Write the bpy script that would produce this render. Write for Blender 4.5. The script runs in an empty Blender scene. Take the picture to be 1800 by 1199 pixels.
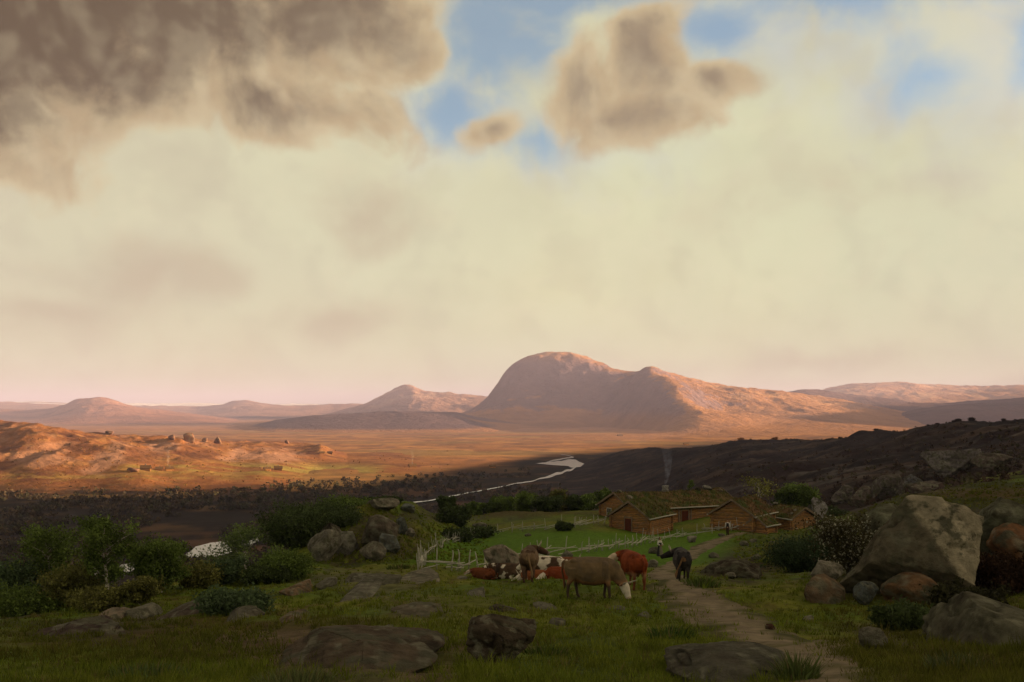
import bpy, math, random
import numpy as np
from mathutils import Vector, Matrix

R = math.radians
C = bpy.context.scene.collection
scn = bpy.context.scene

# ------------------------------------------------------------------ camera, light, exposure
F, YH = 1729.0, 720.0            # focal length and eye-level line in pixels of the 1800 px wide picture
cam_d = bpy.data.cameras.new('camera'); cam = bpy.data.objects.new('camera', cam_d); C.objects.link(cam)
cam.location = (0, 0, 0); cam.rotation_euler = (R(90), 0, 0)
cam_d.sensor_width = 36; cam_d.lens = 36 * F / 1800; cam_d.shift_y = (YH - 599.5) / 1800
cam_d.clip_start = 0.1; cam_d.clip_end = 120000
scn.camera = cam
EXPO = 2.0
scn.view_settings.view_transform = 'Standard'; scn.view_settings.look = 'None'
scn.view_settings.exposure = EXPO; scn.view_settings.gamma = 1
scn.render.engine = 'CYCLES'
scn.cycles.use_denoising = True
scn.cycles.max_bounces = 6; scn.cycles.volume_bounces = 1; scn.cycles.transparent_max_bounces = 8
SUN_AZ, SUN_EL = 84.0, 8.0
sun_d = bpy.data.lights.new('sun', 'SUN'); sun = bpy.data.objects.new('sun', sun_d); C.objects.link(sun)
sun_d.energy = 5.0; sun_d.angle = R(0.5); sun_d.color = (1.0, 0.67, 0.37)
SV = Vector((math.cos(R(SUN_EL)) * math.sin(R(SUN_AZ)), math.cos(R(SUN_EL)) * math.cos(R(SUN_AZ)), math.sin(R(SUN_EL))))
sun.rotation_euler = SV.to_track_quat('Z', 'Y').to_euler()

def lin(r, g, b):
    return tuple(((c / 255) / 12.92 if c / 255 <= .04045 else ((c / 255 + .055) / 1.055) ** 2.4) for c in (r, g, b))

# ------------------------------------------------------------------ sky: Nishita air with cloud layers over it
world = bpy.data.worlds.new('World'); scn.world = world; world.use_nodes = True
def build_sky():
    nt = world.node_tree; nt.nodes.clear(); L = nt.links
    def nd(t): return nt.nodes.new(t)
    def put(s, v):
        if isinstance(v, bpy.types.NodeSocket): L.new(v, s)
        else: s.default_value = v
    def M(op, a, b=0.0, c=None, clamp=False):
        n = nd('ShaderNodeMath'); n.operation = op; n.use_clamp = clamp
        put(n.inputs[0], a); put(n.inputs[1], b)
        if c is not None: put(n.inputs[2], c)
        return n.outputs[0]
    def MR(v, a, b, c=0.0, d=1.0):
        n = nd('ShaderNodeMapRange'); n.interpolation_type = 'SMOOTHSTEP'
        put(n.inputs[0], v); n.inputs[1].default_value = a; n.inputs[2].default_value = b
        n.inputs[3].default_value = c; n.inputs[4].default_value = d
        return n.outputs[0]
    def mix(f, a, b):
        n = nd('ShaderNodeMix'); n.data_type = 'RGBA'
        put(n.inputs[0], f)
        for s, v in ((n.inputs[6], a), (n.inputs[7], b)):
            if isinstance(v, tuple): s.default_value = (*v, 1)
            else: L.new(v, s)
        return n.outputs[2]
    def noise(vec, scale, detail, rough, off=0.0, dist=0.0):
        mp = nd('ShaderNodeVectorMath'); mp.operation = 'ADD'; L.new(vec, mp.inputs[0]); mp.inputs[1].default_value = (off, off * .7, off * .3)
        n = nd('ShaderNodeTexNoise'); n.inputs['Scale'].default_value = scale; n.inputs['Detail'].default_value = detail
        n.inputs['Roughness'].default_value = rough; n.inputs['Distortion'].default_value = dist
        L.new(mp.outputs[0], n.inputs['Vector'])
        return n.outputs['Fac']
    tc = nd('ShaderNodeTexCoord'); sp = nd('ShaderNodeSeparateXYZ'); L.new(tc.outputs['Generated'], sp.inputs[0])
    x, y, z = sp.outputs
    az = M('MULTIPLY', M('ARCTAN2', x, y), 57.29578)
    el = M('MULTIPLY', M('ARCSINE', z), 57.29578)
    cb = nd('ShaderNodeCombineXYZ'); L.new(az, cb.inputs[0]); L.new(el, cb.inputs[1]); v = cb.outputs[0]
    # warped coordinates so that every cloud edge is ragged
    w1 = noise(v, .13, 1.5, .5, 3.1); w2 = noise(v, .13, 1.5, .5, 17.7)
    wa = M('MULTIPLY_ADD', w1, 4.0, M('ADD', az, -2.0)); we = M('MULTIPLY_ADD', w2, 3.0, M('ADD', el, -1.5))
    cw = nd('ShaderNodeCombineXYZ'); L.new(wa, cw.inputs[0]); L.new(we, cw.inputs[1]); vw = cw.outputs[0]
    f1 = noise(vw, .22, 7, .56, 40.0); f2 = noise(vw, .45, 6, .6, 7.0); f3 = noise(v, .10, 4, .55, 90.0)
    def blob(px, py, rx, ry, s=1.0):
        a0 = math.degrees(math.atan((px - 900) / F)); e0 = math.degrees(math.atan((YH - py) / F * math.cos(R(a0))))
        dx = M('MULTIPLY', M('SUBTRACT', wa, a0), 1 / (rx * .031)); dy = M('MULTIPLY', M('SUBTRACT', we, e0), 1 / (ry * .031))
        d = M('SQRT', M('ADD', M('MULTIPLY', dx, dx), M('MULTIPLY', dy, dy)))
        return M('MULTIPLY', M('SUBTRACT', 1.0, d), s)
    def field(bl):
        r = None
        for b in bl:
            o = blob(*b); r = o if r is None else M('SMOOTH_MAX', r, o, .25)
        return r
    def bil(vec, ox, oy, sc, det):
        mp = nd('ShaderNodeVectorMath'); mp.operation = 'ADD'; L.new(vec, mp.inputs[0]); mp.inputs[1].default_value = (ox, oy, 0)
        n = nd('ShaderNodeTexVoronoi'); n.voronoi_dimensions = '2D'; n.feature = 'F1'; n.normalize = True; n.inputs['Scale'].default_value = sc; n.inputs['Detail'].default_value = det; n.inputs['Roughness'].default_value = .55; 
        L.new(mp.outputs[0], n.inputs['Vector']); return n.outputs['Distance']
    bw = bil(vw, 11.3, 4.1, .17, 3); bs = bil(vw, 11.3 + 1.1, 4.1 + .5, .17, 3)
    lit = MR(M('SUBTRACT', bs, bw), -.05, .16)
    nz = M('ADD', M('ADD', M('MULTIPLY', M('SUBTRACT', f1, .5), 1.9), M('MULTIPLY', M('SUBTRACT', f2, .5), .9)), M('MULTIPLY', M('SUBTRACT', .36, bw), 1.3))
    DARK = field(SKY_DARK); HOLE = field(SKY_BLUE); FAINT = field(SKY_FAINT)
    dd = M('SUBTRACT', M('ADD', DARK, nz), M('MULTIPLY', M('MAXIMUM', M('ADD', HOLE, .15), 0.0), .75))
    m_dark = MR(dd, -.10, .50)
    core = MR(M('ADD', dd, M('MULTIPLY', M('SUBTRACT', f2, .5), .5)), .25, 1.35)
    hole = MR(M('ADD', HOLE, M('MULTIPLY', nz, .75)), -.25, .75)
    faint = MR(M('ADD', FAINT, M('MULTIPLY', nz, .8)), -.1, .9)
    # veil of high thin cloud: cream, pinker to the left, a little cooler to the right
    side = MR(az, -30, 12)
    veil = mix(side, lin(211, 202, 172), lin(219, 219, 180))
    veil = mix(MR(az, 8, 34, 0, .75), veil, lin(203, 201, 172))
    veil = mix(MR(M('ADD', el, M('MULTIPLY', M('SUBTRACT', f3, .5), 9)), 13, 24, 0, .55), veil, lin(205, 197, 166))
    veil = mix(MR(el, 9, 0, 0, .6), veil, lin(222, 208, 160))
    glow = field([(1090, 520, 520, 260)]); veil = mix(MR(glow, 0, 1, 0, .55), veil, lin(232, 222, 174))
    veil = mix(MR(f3, .42, .68, 0, .35), veil, lin(198, 190, 160))
    veil = mix(MR(M('ADD', f1, f2), .95, 1.25, 0, .30), veil, lin(231, 222, 184))
    pale = MR(M('ADD', field(SKY_PALE), M('MULTIPLY', nz, .9)), -.2, 1.0); veil = mix(M('MULTIPLY', pale, .62), veil, lin(178, 190, 205))
    veil = mix(MR(bw, .2, .5, .35, 0), veil, lin(226, 224, 186)); veil = mix(MR(M('SUBTRACT', bw, bs), .0, .14, 0, .16), veil, lin(190, 180, 155))
    veil = mix(M('MULTIPLY', faint, .55), veil, lin(186, 163, 138))
    # clouds: warm tan edges, brown-grey hearts
    tan = mix(MR(f2, .35, .65), lin(188, 164, 128), lin(208, 187, 148))
    dark = mix(MR(M('ADD', az, M('MULTIPLY', el, -.9)), -46, -12), lin(98, 80, 59), lin(148, 130, 107))
    cl = mix(core, tan, dark); cl = mix(M('MULTIPLY', M('MULTIPLY', lit, .5), MR(core, 1.0, .1, .45, 1.0)), cl, lin(216, 199, 162))
    layer = mix(m_dark, veil, cl)
    # cloud deck added overhead and behind, out of the picture, to deepen near shade
    over = MR(M('ADD', el, M('MULTIPLY', M('SUBTRACT', f3, .5), 8)), 25, 40)
    deck = mix(f1, lin(118, 106, 94), lin(172, 158, 138))
    layer = mix(over, layer, deck)
    # sun-side brightness added to the sky beyond the right edge for soft modelling
    dn = nd('ShaderNodeVectorMath'); dn.operation = 'DOT_PRODUCT'; L.new(tc.outputs['Generated'], dn.inputs[0]); dn.inputs[1].default_value = (math.sin(R(SUN_AZ)) * .9, math.cos(R(SUN_AZ)) * .9, .43)
    layer = mix(MR(dn.outputs['Value'], .5, 1.0), layer, (1.5, 1.22, .82))
    sky = nd('ShaderNodeTexSky'); sky.sky_type = 'NISHITA'; sky.sun_disc = False
    sky.sun_elevation = R(SUN_EL); sky.sun_rotation = R(SUN_AZ); sky.air_density = 1.0; sky.dust_density = .6; sky.ozone_density = 2.0
    b1 = nd('ShaderNodeBackground'); L.new(sky.outputs[0], b1.inputs[0]); b1.inputs[1].default_value = SKY_STRENGTH
    b2 = nd('ShaderNodeBackground'); L.new(layer, b2.inputs[0]); b2.inputs[1].default_value = VEIL_STRENGTH
    seen = M('MULTIPLY', M('MULTIPLY', hole, M('SUBTRACT', 1.0, m_dark)), M('SUBTRACT', 1.0, over))
    ms = nd('ShaderNodeMixShader'); L.new(M('SUBTRACT', 1.0, M('MULTIPLY', seen, .82)), ms.inputs[0])
    L.new(b1.outputs[0], ms.inputs[1]); L.new(b2.outputs[0], ms.inputs[2])
    out = nd('ShaderNodeOutputWorld'); L.new(ms.outputs[0], out.inputs[0])
SKY_STRENGTH, VEIL_STRENGTH = 0.057, 0.250
SKY_DARK = [(60, 30, 360, 200, 2.2), (330, 30, 340, 140, 2.1), (560, 30, 260, 120, 1.6), (740, 85, 110, 60, .9), (470, 180, 190, 70, .9), (610, 205, 130, 50, .5), (60, 190, 190, 120, .8),
            (1020, 150, 115, 115, 1.15), (1150, 90, 120, 110, 1.35), (1090, 205, 180, 60, .9), (1265, 140, 95, 48, 1.25), (862, 226, 80, 42, 1.05)]
SKY_BLUE = [(880, 80, 150, 110, 1.1), (1000, -20, 280, 60, 1.0), (1270, 60, 90, 60, .9), (1420, 10, 120, 60, .9), (1625, 145, 50, 50, .36), (1800, 60, 60, 90, .8), (800, 190, 95, 60, .9), (1560, -20, 330, 60, .7), (930, 240, 100, 40, .5)]
SKY_PALE = [(1350, 60, 330, 120, 1.0), (1700, 120, 260, 190, 1.0), (1000, 270, 260, 60, .5), (800, 200, 140, 80, .8)]
SKY_FAINT = [(640, 370, 140, 80, .9), (260, 490, 260, 70, .9), (600, 560, 180, 50, .7), (100, 540, 200, 60, .7), (1400, 640, 300, 30, .4), (1500, 330, 260, 70, .4)]
build_sky()

# ------------------------------------------------------------------ numpy helpers
def _hash(ix, iy, seed):
    h = (ix * 374761393 + iy * 668265263 + seed * 1442695041) & 0xffffffff
    h = ((h ^ (h >> 13)) * 1274126177) & 0xffffffff
    h = ((h ^ (h >> 16)) * 2246822519) & 0xffffffff
    return ((h ^ (h >> 15)) & 0xffffff) / float(0xffffff)
def vnoise(x, y, seed=0):
    x = np.asarray(x, float); y = np.asarray(y, float)
    ix = np.floor(x).astype(np.int64); iy = np.floor(y).astype(np.int64)
    fx = x - ix; fy = y - iy
    fx = fx * fx * fx * (fx * (fx * 6 - 15) + 10); fy = fy * fy * fy * (fy * (fy * 6 - 15) + 10)
    a = _hash(ix, iy, seed); b = _hash(ix + 1, iy, seed); c = _hash(ix, iy + 1, seed); d = _hash(ix + 1, iy + 1, seed)
    return (a + (b - a) * fx) * (1 - fy) + (c + (d - c) * fx) * fy
def fbm(x, y, oct=5, seed=0, rough=.5):
    s = 0; a = 1; t = 0
    for i in range(oct):
        c, sn = math.cos(i * 1.1), math.sin(i * 1.1)
        s = s + a * vnoise((x * c - y * sn) * 2 ** i + i * 13.7, (x * sn + y * c) * 2 ** i - i * 7.1, seed + i); t += a; a *= rough
    return s / t
def ridged(x, y, oct=4, seed=0):
    s = 0; a = 1; t = 0
    for i in range(oct):
        s = s + a * (1 - np.abs(2 * vnoise(x * 2 ** i + i * 9.3, y * 2 ** i + i * 4.1, seed + i) - 1)); t += a; a *= .5
    return s / t
def sstep(v, a, b):
    t = np.clip((v - a) / (b - a), 0, 1); return t * t * (3 - 2 * t)
def mixc(a, b, f):
    return a + (b - a) * f[..., None]
def P(px, py, D):
    return Vector((D * (px - 900) / F, D, -D * (py - YH) / F))

def mesh_np(name, V, faces, k, mat, col=None, smooth=True):
    V = np.asarray(V, np.float32); faces = np.asarray(faces, np.int32).reshape(-1, k)
    me = bpy.data.meshes.new(name); n = len(faces)
    me.vertices.add(len(V)); me.vertices.foreach_set('co', V.ravel())
    me.loops.add(n * k); me.loops.foreach_set('vertex_index', faces.ravel())
    me.polygons.add(n); me.polygons.foreach_set('loop_start', np.arange(0, n * k, k, dtype=np.int32))
    me.polygons.foreach_set('use_smooth', np.full(n, smooth, bool))
    if mat: me.materials.append(mat)
    if col is not None: set_col(me, col)
    me.update(calc_edges=True); me.validate()
    return me
def set_col(me, col):
    col = np.asarray(col, np.float32); a = me.color_attributes.new('tint', 'FLOAT_COLOR', 'POINT')
    c4 = np.ones((len(me.vertices), 4), np.float32); c4[:, :3] = col; a.data.foreach_set('color', c4.ravel())
def obj(name, me, parent=None, loc=None, rz=None):
    o = bpy.data.objects.new(name, me); C.objects.link(o)
    if parent: o.parent = parent
    if loc is not None: o.location = loc
    if rz is not None: o.rotation_euler = (0, 0, rz)
    return o
def tag(o, label, cat, group=None):
    o['label'] = label; o['category'] = cat
    if group: o['group'] = group
    return o
def thing(name, label, cat, loc=(0, 0, 0), rz=0, group=None):
    o = bpy.data.objects.new(name, None); C.objects.link(o); o.location = loc; o.rotation_euler = (0, 0, rz)
    o.empty_display_size = .3
    return tag(o, label, cat, group)
def dup(root, label=None, group=None):
    r = root.copy(); C.objects.link(r)
    if label: r['label'] = label
    if group: r['group'] = group
    for ch in list(root.children):
        c = ch.copy(); C.objects.link(c); c.parent = r
        for g in list(ch.children):
            d = g.copy(); C.objects.link(d); d.parent = c
    return r
def struct(o): o['kind'] = 'structure'; return o

class MB:
    """collects simple solids into one mesh"""
    def __init__(s): s.v = []; s.f = []; s.c = []
    def add(s, V, Fs, c=(1, 1, 1)):
        n = len(s.v); s.v += [tuple(p) for p in V]; s.f += [tuple(i + n for i in f) for f in Fs]; s.c += [c] * len(V)
    def hexa(s, P8, c=(1, 1, 1)):
        s.add(P8, [(0, 3, 2, 1), (4, 5, 6, 7), (0, 1, 5, 4), (1, 2, 6, 5), (2, 3, 7, 6), (3, 0, 4, 7)], c)
    def box(s, x0, x1, y0, y1, z0, z1, c=(1, 1, 1)):
        s.hexa([(x0, y0, z0), (x1, y0, z0), (x1, y1, z0), (x0, y1, z0), (x0, y0, z1), (x1, y0, z1), (x1, y1, z1), (x0, y1, z1)], c)
    def tube(s, pts, rad, n=8, c=(1, 1, 1), flat=1.0, caps=True):
        pts = [Vector(p) for p in pts]; rings = []
        up = None
        for i, p in enumerate(pts):
            t = (pts[min(i + 1, len(pts) - 1)] - pts[max(i - 1, 0)])
            if t.length < 1e-9: t = Vector((0, 0, 1))
            t.normalize()
            if up is None:
                up = Vector((0, 0, 1)) if abs(t.z) < .8 else Vector((1, 0, 0))
            a = t.cross(up); a.normalize(); b = a.cross(t); b.normalize(); up = b
            r = rad[i] if isinstance(rad, (list, tuple)) else rad
            r1, r2 = r if isinstance(r, tuple) else (r, r * flat)
            rings.append([p + a * math.cos(2 * math.pi * k / n) * r1 + b * math.sin(2 * math.pi * k / n) * r2 for k in range(n)])
        V = [q for rg in rings for q in rg]; Fs = []
        for i in range(len(rings) - 1):
            for k in range(n):
                Fs.append((i * n + k, (i + 1) * n + k, (i + 1) * n + (k + 1) % n, i * n + (k + 1) % n))
        if caps: Fs.append(tuple(range(n))); Fs.append(tuple((len(rings) - 1) * n + k for k in range(n))[::-1])
        s.add(V, Fs, c)
    def ball(s, c0, r, n=10, m=7, col=(1, 1, 1)):
        r = r if isinstance(r, (tuple, list)) else (r, r, r)
        pts = []
        for i in range(1, m):
            th = math.pi * i / m
            for k in range(n):
                ph = 2 * math.pi * k / n
                pts.append((c0[0] + r[0] * math.sin(th) * math.cos(ph), c0[1] + r[1] * math.sin(th) * math.sin(ph), c0[2] - r[2] * math.cos(th)))
        Fs = []
        for i in range(m - 2):
            for k in range(n): Fs.append((i * n + k, i * n + (k + 1) % n, (i + 1) * n + (k + 1) % n, (i + 1) * n + k))
        b = len(pts); pts += [(c0[0], c0[1], c0[2] - r[2]), (c0[0], c0[1], c0[2] + r[2])]
        for k in range(n):
            Fs.append((b, (k + 1) % n, k)); Fs.append((b + 1, (m - 2) * n + k, (m - 2) * n + (k + 1) % n))
        s.add(pts, Fs, col)
    def mesh(s, name, mat, smooth=False, tint=False):
        me = bpy.data.meshes.new(name); me.from_pydata(s.v, [], s.f)
        if mat: me.materials.append(mat)
        if smooth: me.polygons.foreach_set('use_smooth', [True] * len(me.polygons))
        if tint: set_col(me, s.c)
        me.update(); return me

# ------------------------------------------------------------------ materials
MATS = {}
def nodemat(name, rough=.9, spec=.25):
    m = bpy.data.materials.new(name); m.use_nodes = True; nt = m.node_tree
    b = nt.nodes['Principled BSDF']; b.inputs['Roughness'].default_value = rough
    b.inputs['Specular IOR Level'].default_value = spec
    MATS[name] = m
    return m, nt, b
def mat(name, base=None, scale=3.0, amp=.5, rough=.95, bump=.3, bscale=None, bdist=.05, detail=6, stretch=(1, 1, 1), second=None, s_scale=1.0, spec=.03, tint=True, transl=0.0):
    """base (or the per-vertex own colour 'tint') varied by noise, optional patches of a second colour, bump"""
    m, nt, b = nodemat(name, rough, spec); L = nt.links; N = nt.nodes.new
    tc = N('ShaderNodeTexCoord'); mp = N('ShaderNodeMapping'); mp.inputs['Scale'].default_value = stretch
    L.new(tc.outputs['Object'], mp.inputs[0])
    n = N('ShaderNodeTexNoise'); n.inputs['Scale'].default_value = scale; n.inputs['Detail'].default_value = detail; n.inputs['Roughness'].default_value = .62
    L.new(mp.outputs[0], n.inputs['Vector'])
    mr = N('ShaderNodeMapRange'); L.new(n.outputs['Fac'], mr.inputs[0]); mr.inputs[1].default_value = .25; mr.inputs[2].default_value = .75
    mr.inputs[3].default_value = 1 - amp; mr.inputs[4].default_value = 1 + amp
    if tint:
        at = N('ShaderNodeAttribute'); at.attribute_name = 'tint'; src = at.outputs['Color']
        if base:
            mu = N('ShaderNodeMix'); mu.data_type = 'RGBA'; mu.blend_type = 'MULTIPLY'; mu.inputs[0].default_value = 1
            L.new(src, mu.inputs[6]); mu.inputs[7].default_value = (*base, 1); src = mu.outputs[2]
    else:
        rgb = N('ShaderNodeRGB'); rgb.outputs[0].default_value = (*base, 1); src = rgb.outputs[0]
    if second:
        n3 = N('ShaderNodeTexNoise'); n3.inputs['Scale'].default_value = s_scale; n3.inputs['Detail'].default_value = 5; n3.inputs['Roughness'].default_value = .65
        L.new(mp.outputs[0], n3.inputs['Vector'])
        m3 = N('ShaderNodeMapRange'); m3.interpolation_type = 'SMOOTHSTEP'; L.new(n3.outputs['Fac'], m3.inputs[0]); m3.inputs[1].default_value = .48; m3.inputs[2].default_value = .62
        mx = N('ShaderNodeMix'); mx.data_type = 'RGBA'; L.new(m3.outputs[0], mx.inputs[0]); L.new(src, mx.inputs[6]); mx.inputs[7].default_value = (*second, 1); src = mx.outputs[2]
    vm = N('ShaderNodeVectorMath'); vm.operation = 'SCALE'; L.new(src, vm.inputs[0]); L.new(mr.outputs[0], vm.inputs['Scale'])
    L.new(vm.outputs[0], b.inputs['Base Color'])
    if bump:
        n2 = N('ShaderNodeTexNoise'); n2.inputs['Scale'].default_value = bscale or scale * 2; n2.inputs['Detail'].default_value = 7; n2.inputs['Roughness'].default_value = .65
        L.new(mp.outputs[0], n2.inputs['Vector'])
        bp = N('ShaderNodeBump'); bp.inputs['Strength'].default_value = bump; bp.inputs['Distance'].default_value = bdist
        L.new(n2.outputs['Fac'], bp.inputs['Height']); L.new(bp.outputs[0], b.inputs['Normal'])
    if transl:
        tr = N('ShaderNodeBsdfTranslucent'); L.new(vm.outputs[0], tr.inputs[0]); ms = N('ShaderNodeMixShader'); ms.inputs[0].default_value = transl
        out = nt.nodes['Material Output']; L.new(b.outputs[0], ms.inputs[1]); L.new(tr.outputs[0], ms.inputs[2]); L.new(ms.outputs[0], out.inputs[0])
    return m
M_PASTURE = mat('turf_ground', scale=2.2, amp=.55, bump=.8, bscale=5, bdist=.12)
M_PATH = mat('trodden_earth', scale=2.0, amp=.4, bump=.7, bscale=5, bdist=.06)
M_HEATH = mat('heather', scale=.09, amp=.55, bump=1.0, bscale=.35, bdist=1.2, detail=9)
M_VALLEY = mat('moor', scale=.02, amp=.4, bump=.8, bscale=.06, bdist=3, detail=9)
M_HILL = mat('moor_hill', scale=.05, amp=.35, bump=1.0, bscale=.12, bdist=2.5, detail=9)
M_MOUNT = mat('mountain_rock', scale=.008, amp=.25, bump=1.0, bscale=.022, bdist=28, detail=10)
M_ROCK = mat('boulder_stone', scale=2.4, amp=.6, bump=1.0, bscale=6, bdist=.16, second=(.062, .060, .040), s_scale=1.5, detail=10)
M_ROCKF = mat('far_stone', scale=.15, amp=.3, bump=.8, bscale=.5, bdist=.4)
M_LEAF = mat('leaves', scale=1.5, amp=.35, bump=0, rough=.7, transl=.3)
M_GRASS = mat('grass_blades', scale=.6, amp=.35, bump=0, rough=.8, transl=.25)
M_BARK = mat('birch_bark', base=(.42, .38, .32), scale=5, amp=.5, bump=.5, bscale=14, bdist=.02, second=(.05, .04, .03), s_scale=3.0, tint=False)
M_BARKD = mat('dark_bark', base=(.06, .05, .035), scale=6, amp=.4, bump=.5, bscale=14, bdist=.02, tint=False)
M_LOG = mat('log_timber', base=(.27, .14, .055), scale=3, amp=.5, bump=.5, bscale=6, bdist=.02, stretch=(1, 1, 5), second=(.15, .10, .06), s_scale=1.2)
M_PLANK = mat('weathered_board', base=(.16, .12, .085), scale=4, amp=.4, bump=.4, bscale=9, bdist=.01, stretch=(1, 1, 1), tint=False)
M_DOOR = mat('red_door', base=(.075, .022, .012), scale=4, amp=.35, bump=.3, bscale=10, bdist=.01, stretch=(6, 6, 1), tint=False)
M_SOD = mat('sod', scale=1.2, amp=.5, bump=1.0, bscale=4, bdist=.15)
M_STONEW = mat('chimney_stone', base=(.2, .19, .17), scale=4, amp=.4, bump=.8, bscale=6, bdist=.05, tint=False)
M_POLE = mat('weathered_pole', base=(.30, .29, .24), scale=5, amp=.35, bump=.3, bscale=12, bdist=.01, stretch=(3, 3, 1), tint=False)
M_COAT = mat('cow_coat', scale=6, amp=.28, bump=.35, bscale=30, bdist=.01, rough=.75)
M_HORN = mat('horn', base=(.26, .23, .17), scale=9, amp=.3, bump=.1, rough=.5, tint=False)
M_EYE = mat('dark_eye', base=(.012, .009, .007), scale=5, amp=.1, bump=0, rough=.2, tint=False)
M_SKIN = mat('skin', base=(.32, .18, .12), scale=8, amp=.1, bump=0, rough=.6, tint=False)
M_WHITE = mat('white_linen', base=(.5, .47, .42), scale=9, amp=.15, bump=.3, bscale=20, bdist=.01, tint=False)
M_DARKC = mat('dark_wool', base=(.028, .026, .028), scale=9, amp=.3, bump=.3, bscale=24, bdist=.01, tint=False)
M_APRON = mat('grey_apron', base=(.13, .12, .085), scale=9, amp=.25, bump=.3, bscale=24, bdist=.01, tint=False)
M_HAIR = mat('dark_hair', base=(.025, .016, .01), scale=12, amp=.3, bump=.2, tint=False)
M_BROWNC = mat('brown_cloth', base=(.05, .032, .02), scale=9, amp=.3, bump=.3, bscale=24, bdist=.01, tint=False)
def water_mat():
    m, nt, b = nodemat('river_water', .16, 1.0); b.inputs['Base Color'].default_value = (.035, .03, .02, 1)
    N = nt.nodes.new; tc = N('ShaderNodeTexCoord'); n = N('ShaderNodeTexNoise'); n.inputs['Scale'].default_value = .25; n.inputs['Detail'].default_value = 4
    nt.links.new(tc.outputs['Object'], n.inputs['Vector']); bp = N('ShaderNodeBump'); bp.inputs['Strength'].default_value = .03; bp.inputs['Distance'].default_value = .3
    nt.links.new(n.outputs['Fac'], bp.inputs['Height']); nt.links.new(bp.outputs[0], b.inputs['Normal'])
    return m
M_WATER = water_mat()
def glass_mat():
    m, nt, b = nodemat('window_glass', .08, .5); b.inputs['Base Color'].default_value = (.02, .025, .03, 1)
    N = nt.nodes.new; tc = N('ShaderNodeTexCoord'); n = N('ShaderNodeTexNoise'); n.inputs['Scale'].default_value = 2
    nt.links.new(tc.outputs['Object'], n.inputs['Vector']); bp = N('ShaderNodeBump'); bp.inputs['Strength'].default_value = .05
    nt.links.new(n.outputs['Fac'], bp.inputs['Height']); nt.links.new(bp.outputs[0], b.inputs['Normal'])
    return m
M_GLASS = glass_mat()

# ------------------------------------------------------------------ terrain
def tps(pts, vals, lam=1e-4):
    pts = np.asarray(pts, float); vals = np.asarray(vals, float); n = len(pts)
    def phi(d2): return np.where(d2 > 1e-12, .5 * d2 * np.log(np.maximum(d2, 1e-12)), 0)
    d2 = ((pts[:, None] - pts[None]) ** 2).sum(-1)
    A = np.zeros((n + 3, n + 3)); A[:n, :n] = phi(d2) + lam * np.eye(n); A[:n, n] = 1; A[:n, n + 1:] = pts; A[n, :n] = 1; A[n + 1:, :n] = pts.T
    w = np.linalg.solve(A, np.concatenate([vals, np.zeros(3)]))
    def ev(q):
        q = np.asarray(q, float); out = np.empty(len(q))
        for i in range(0, len(q), 20000):
            c = q[i:i + 20000]; d = ((c[:, None] - pts[None]) ** 2).sum(-1)
            out[i:i + 20000] = phi(d) @ w[:n] + w[n] + c @ w[n + 1:]
        return out
    return ev
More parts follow.
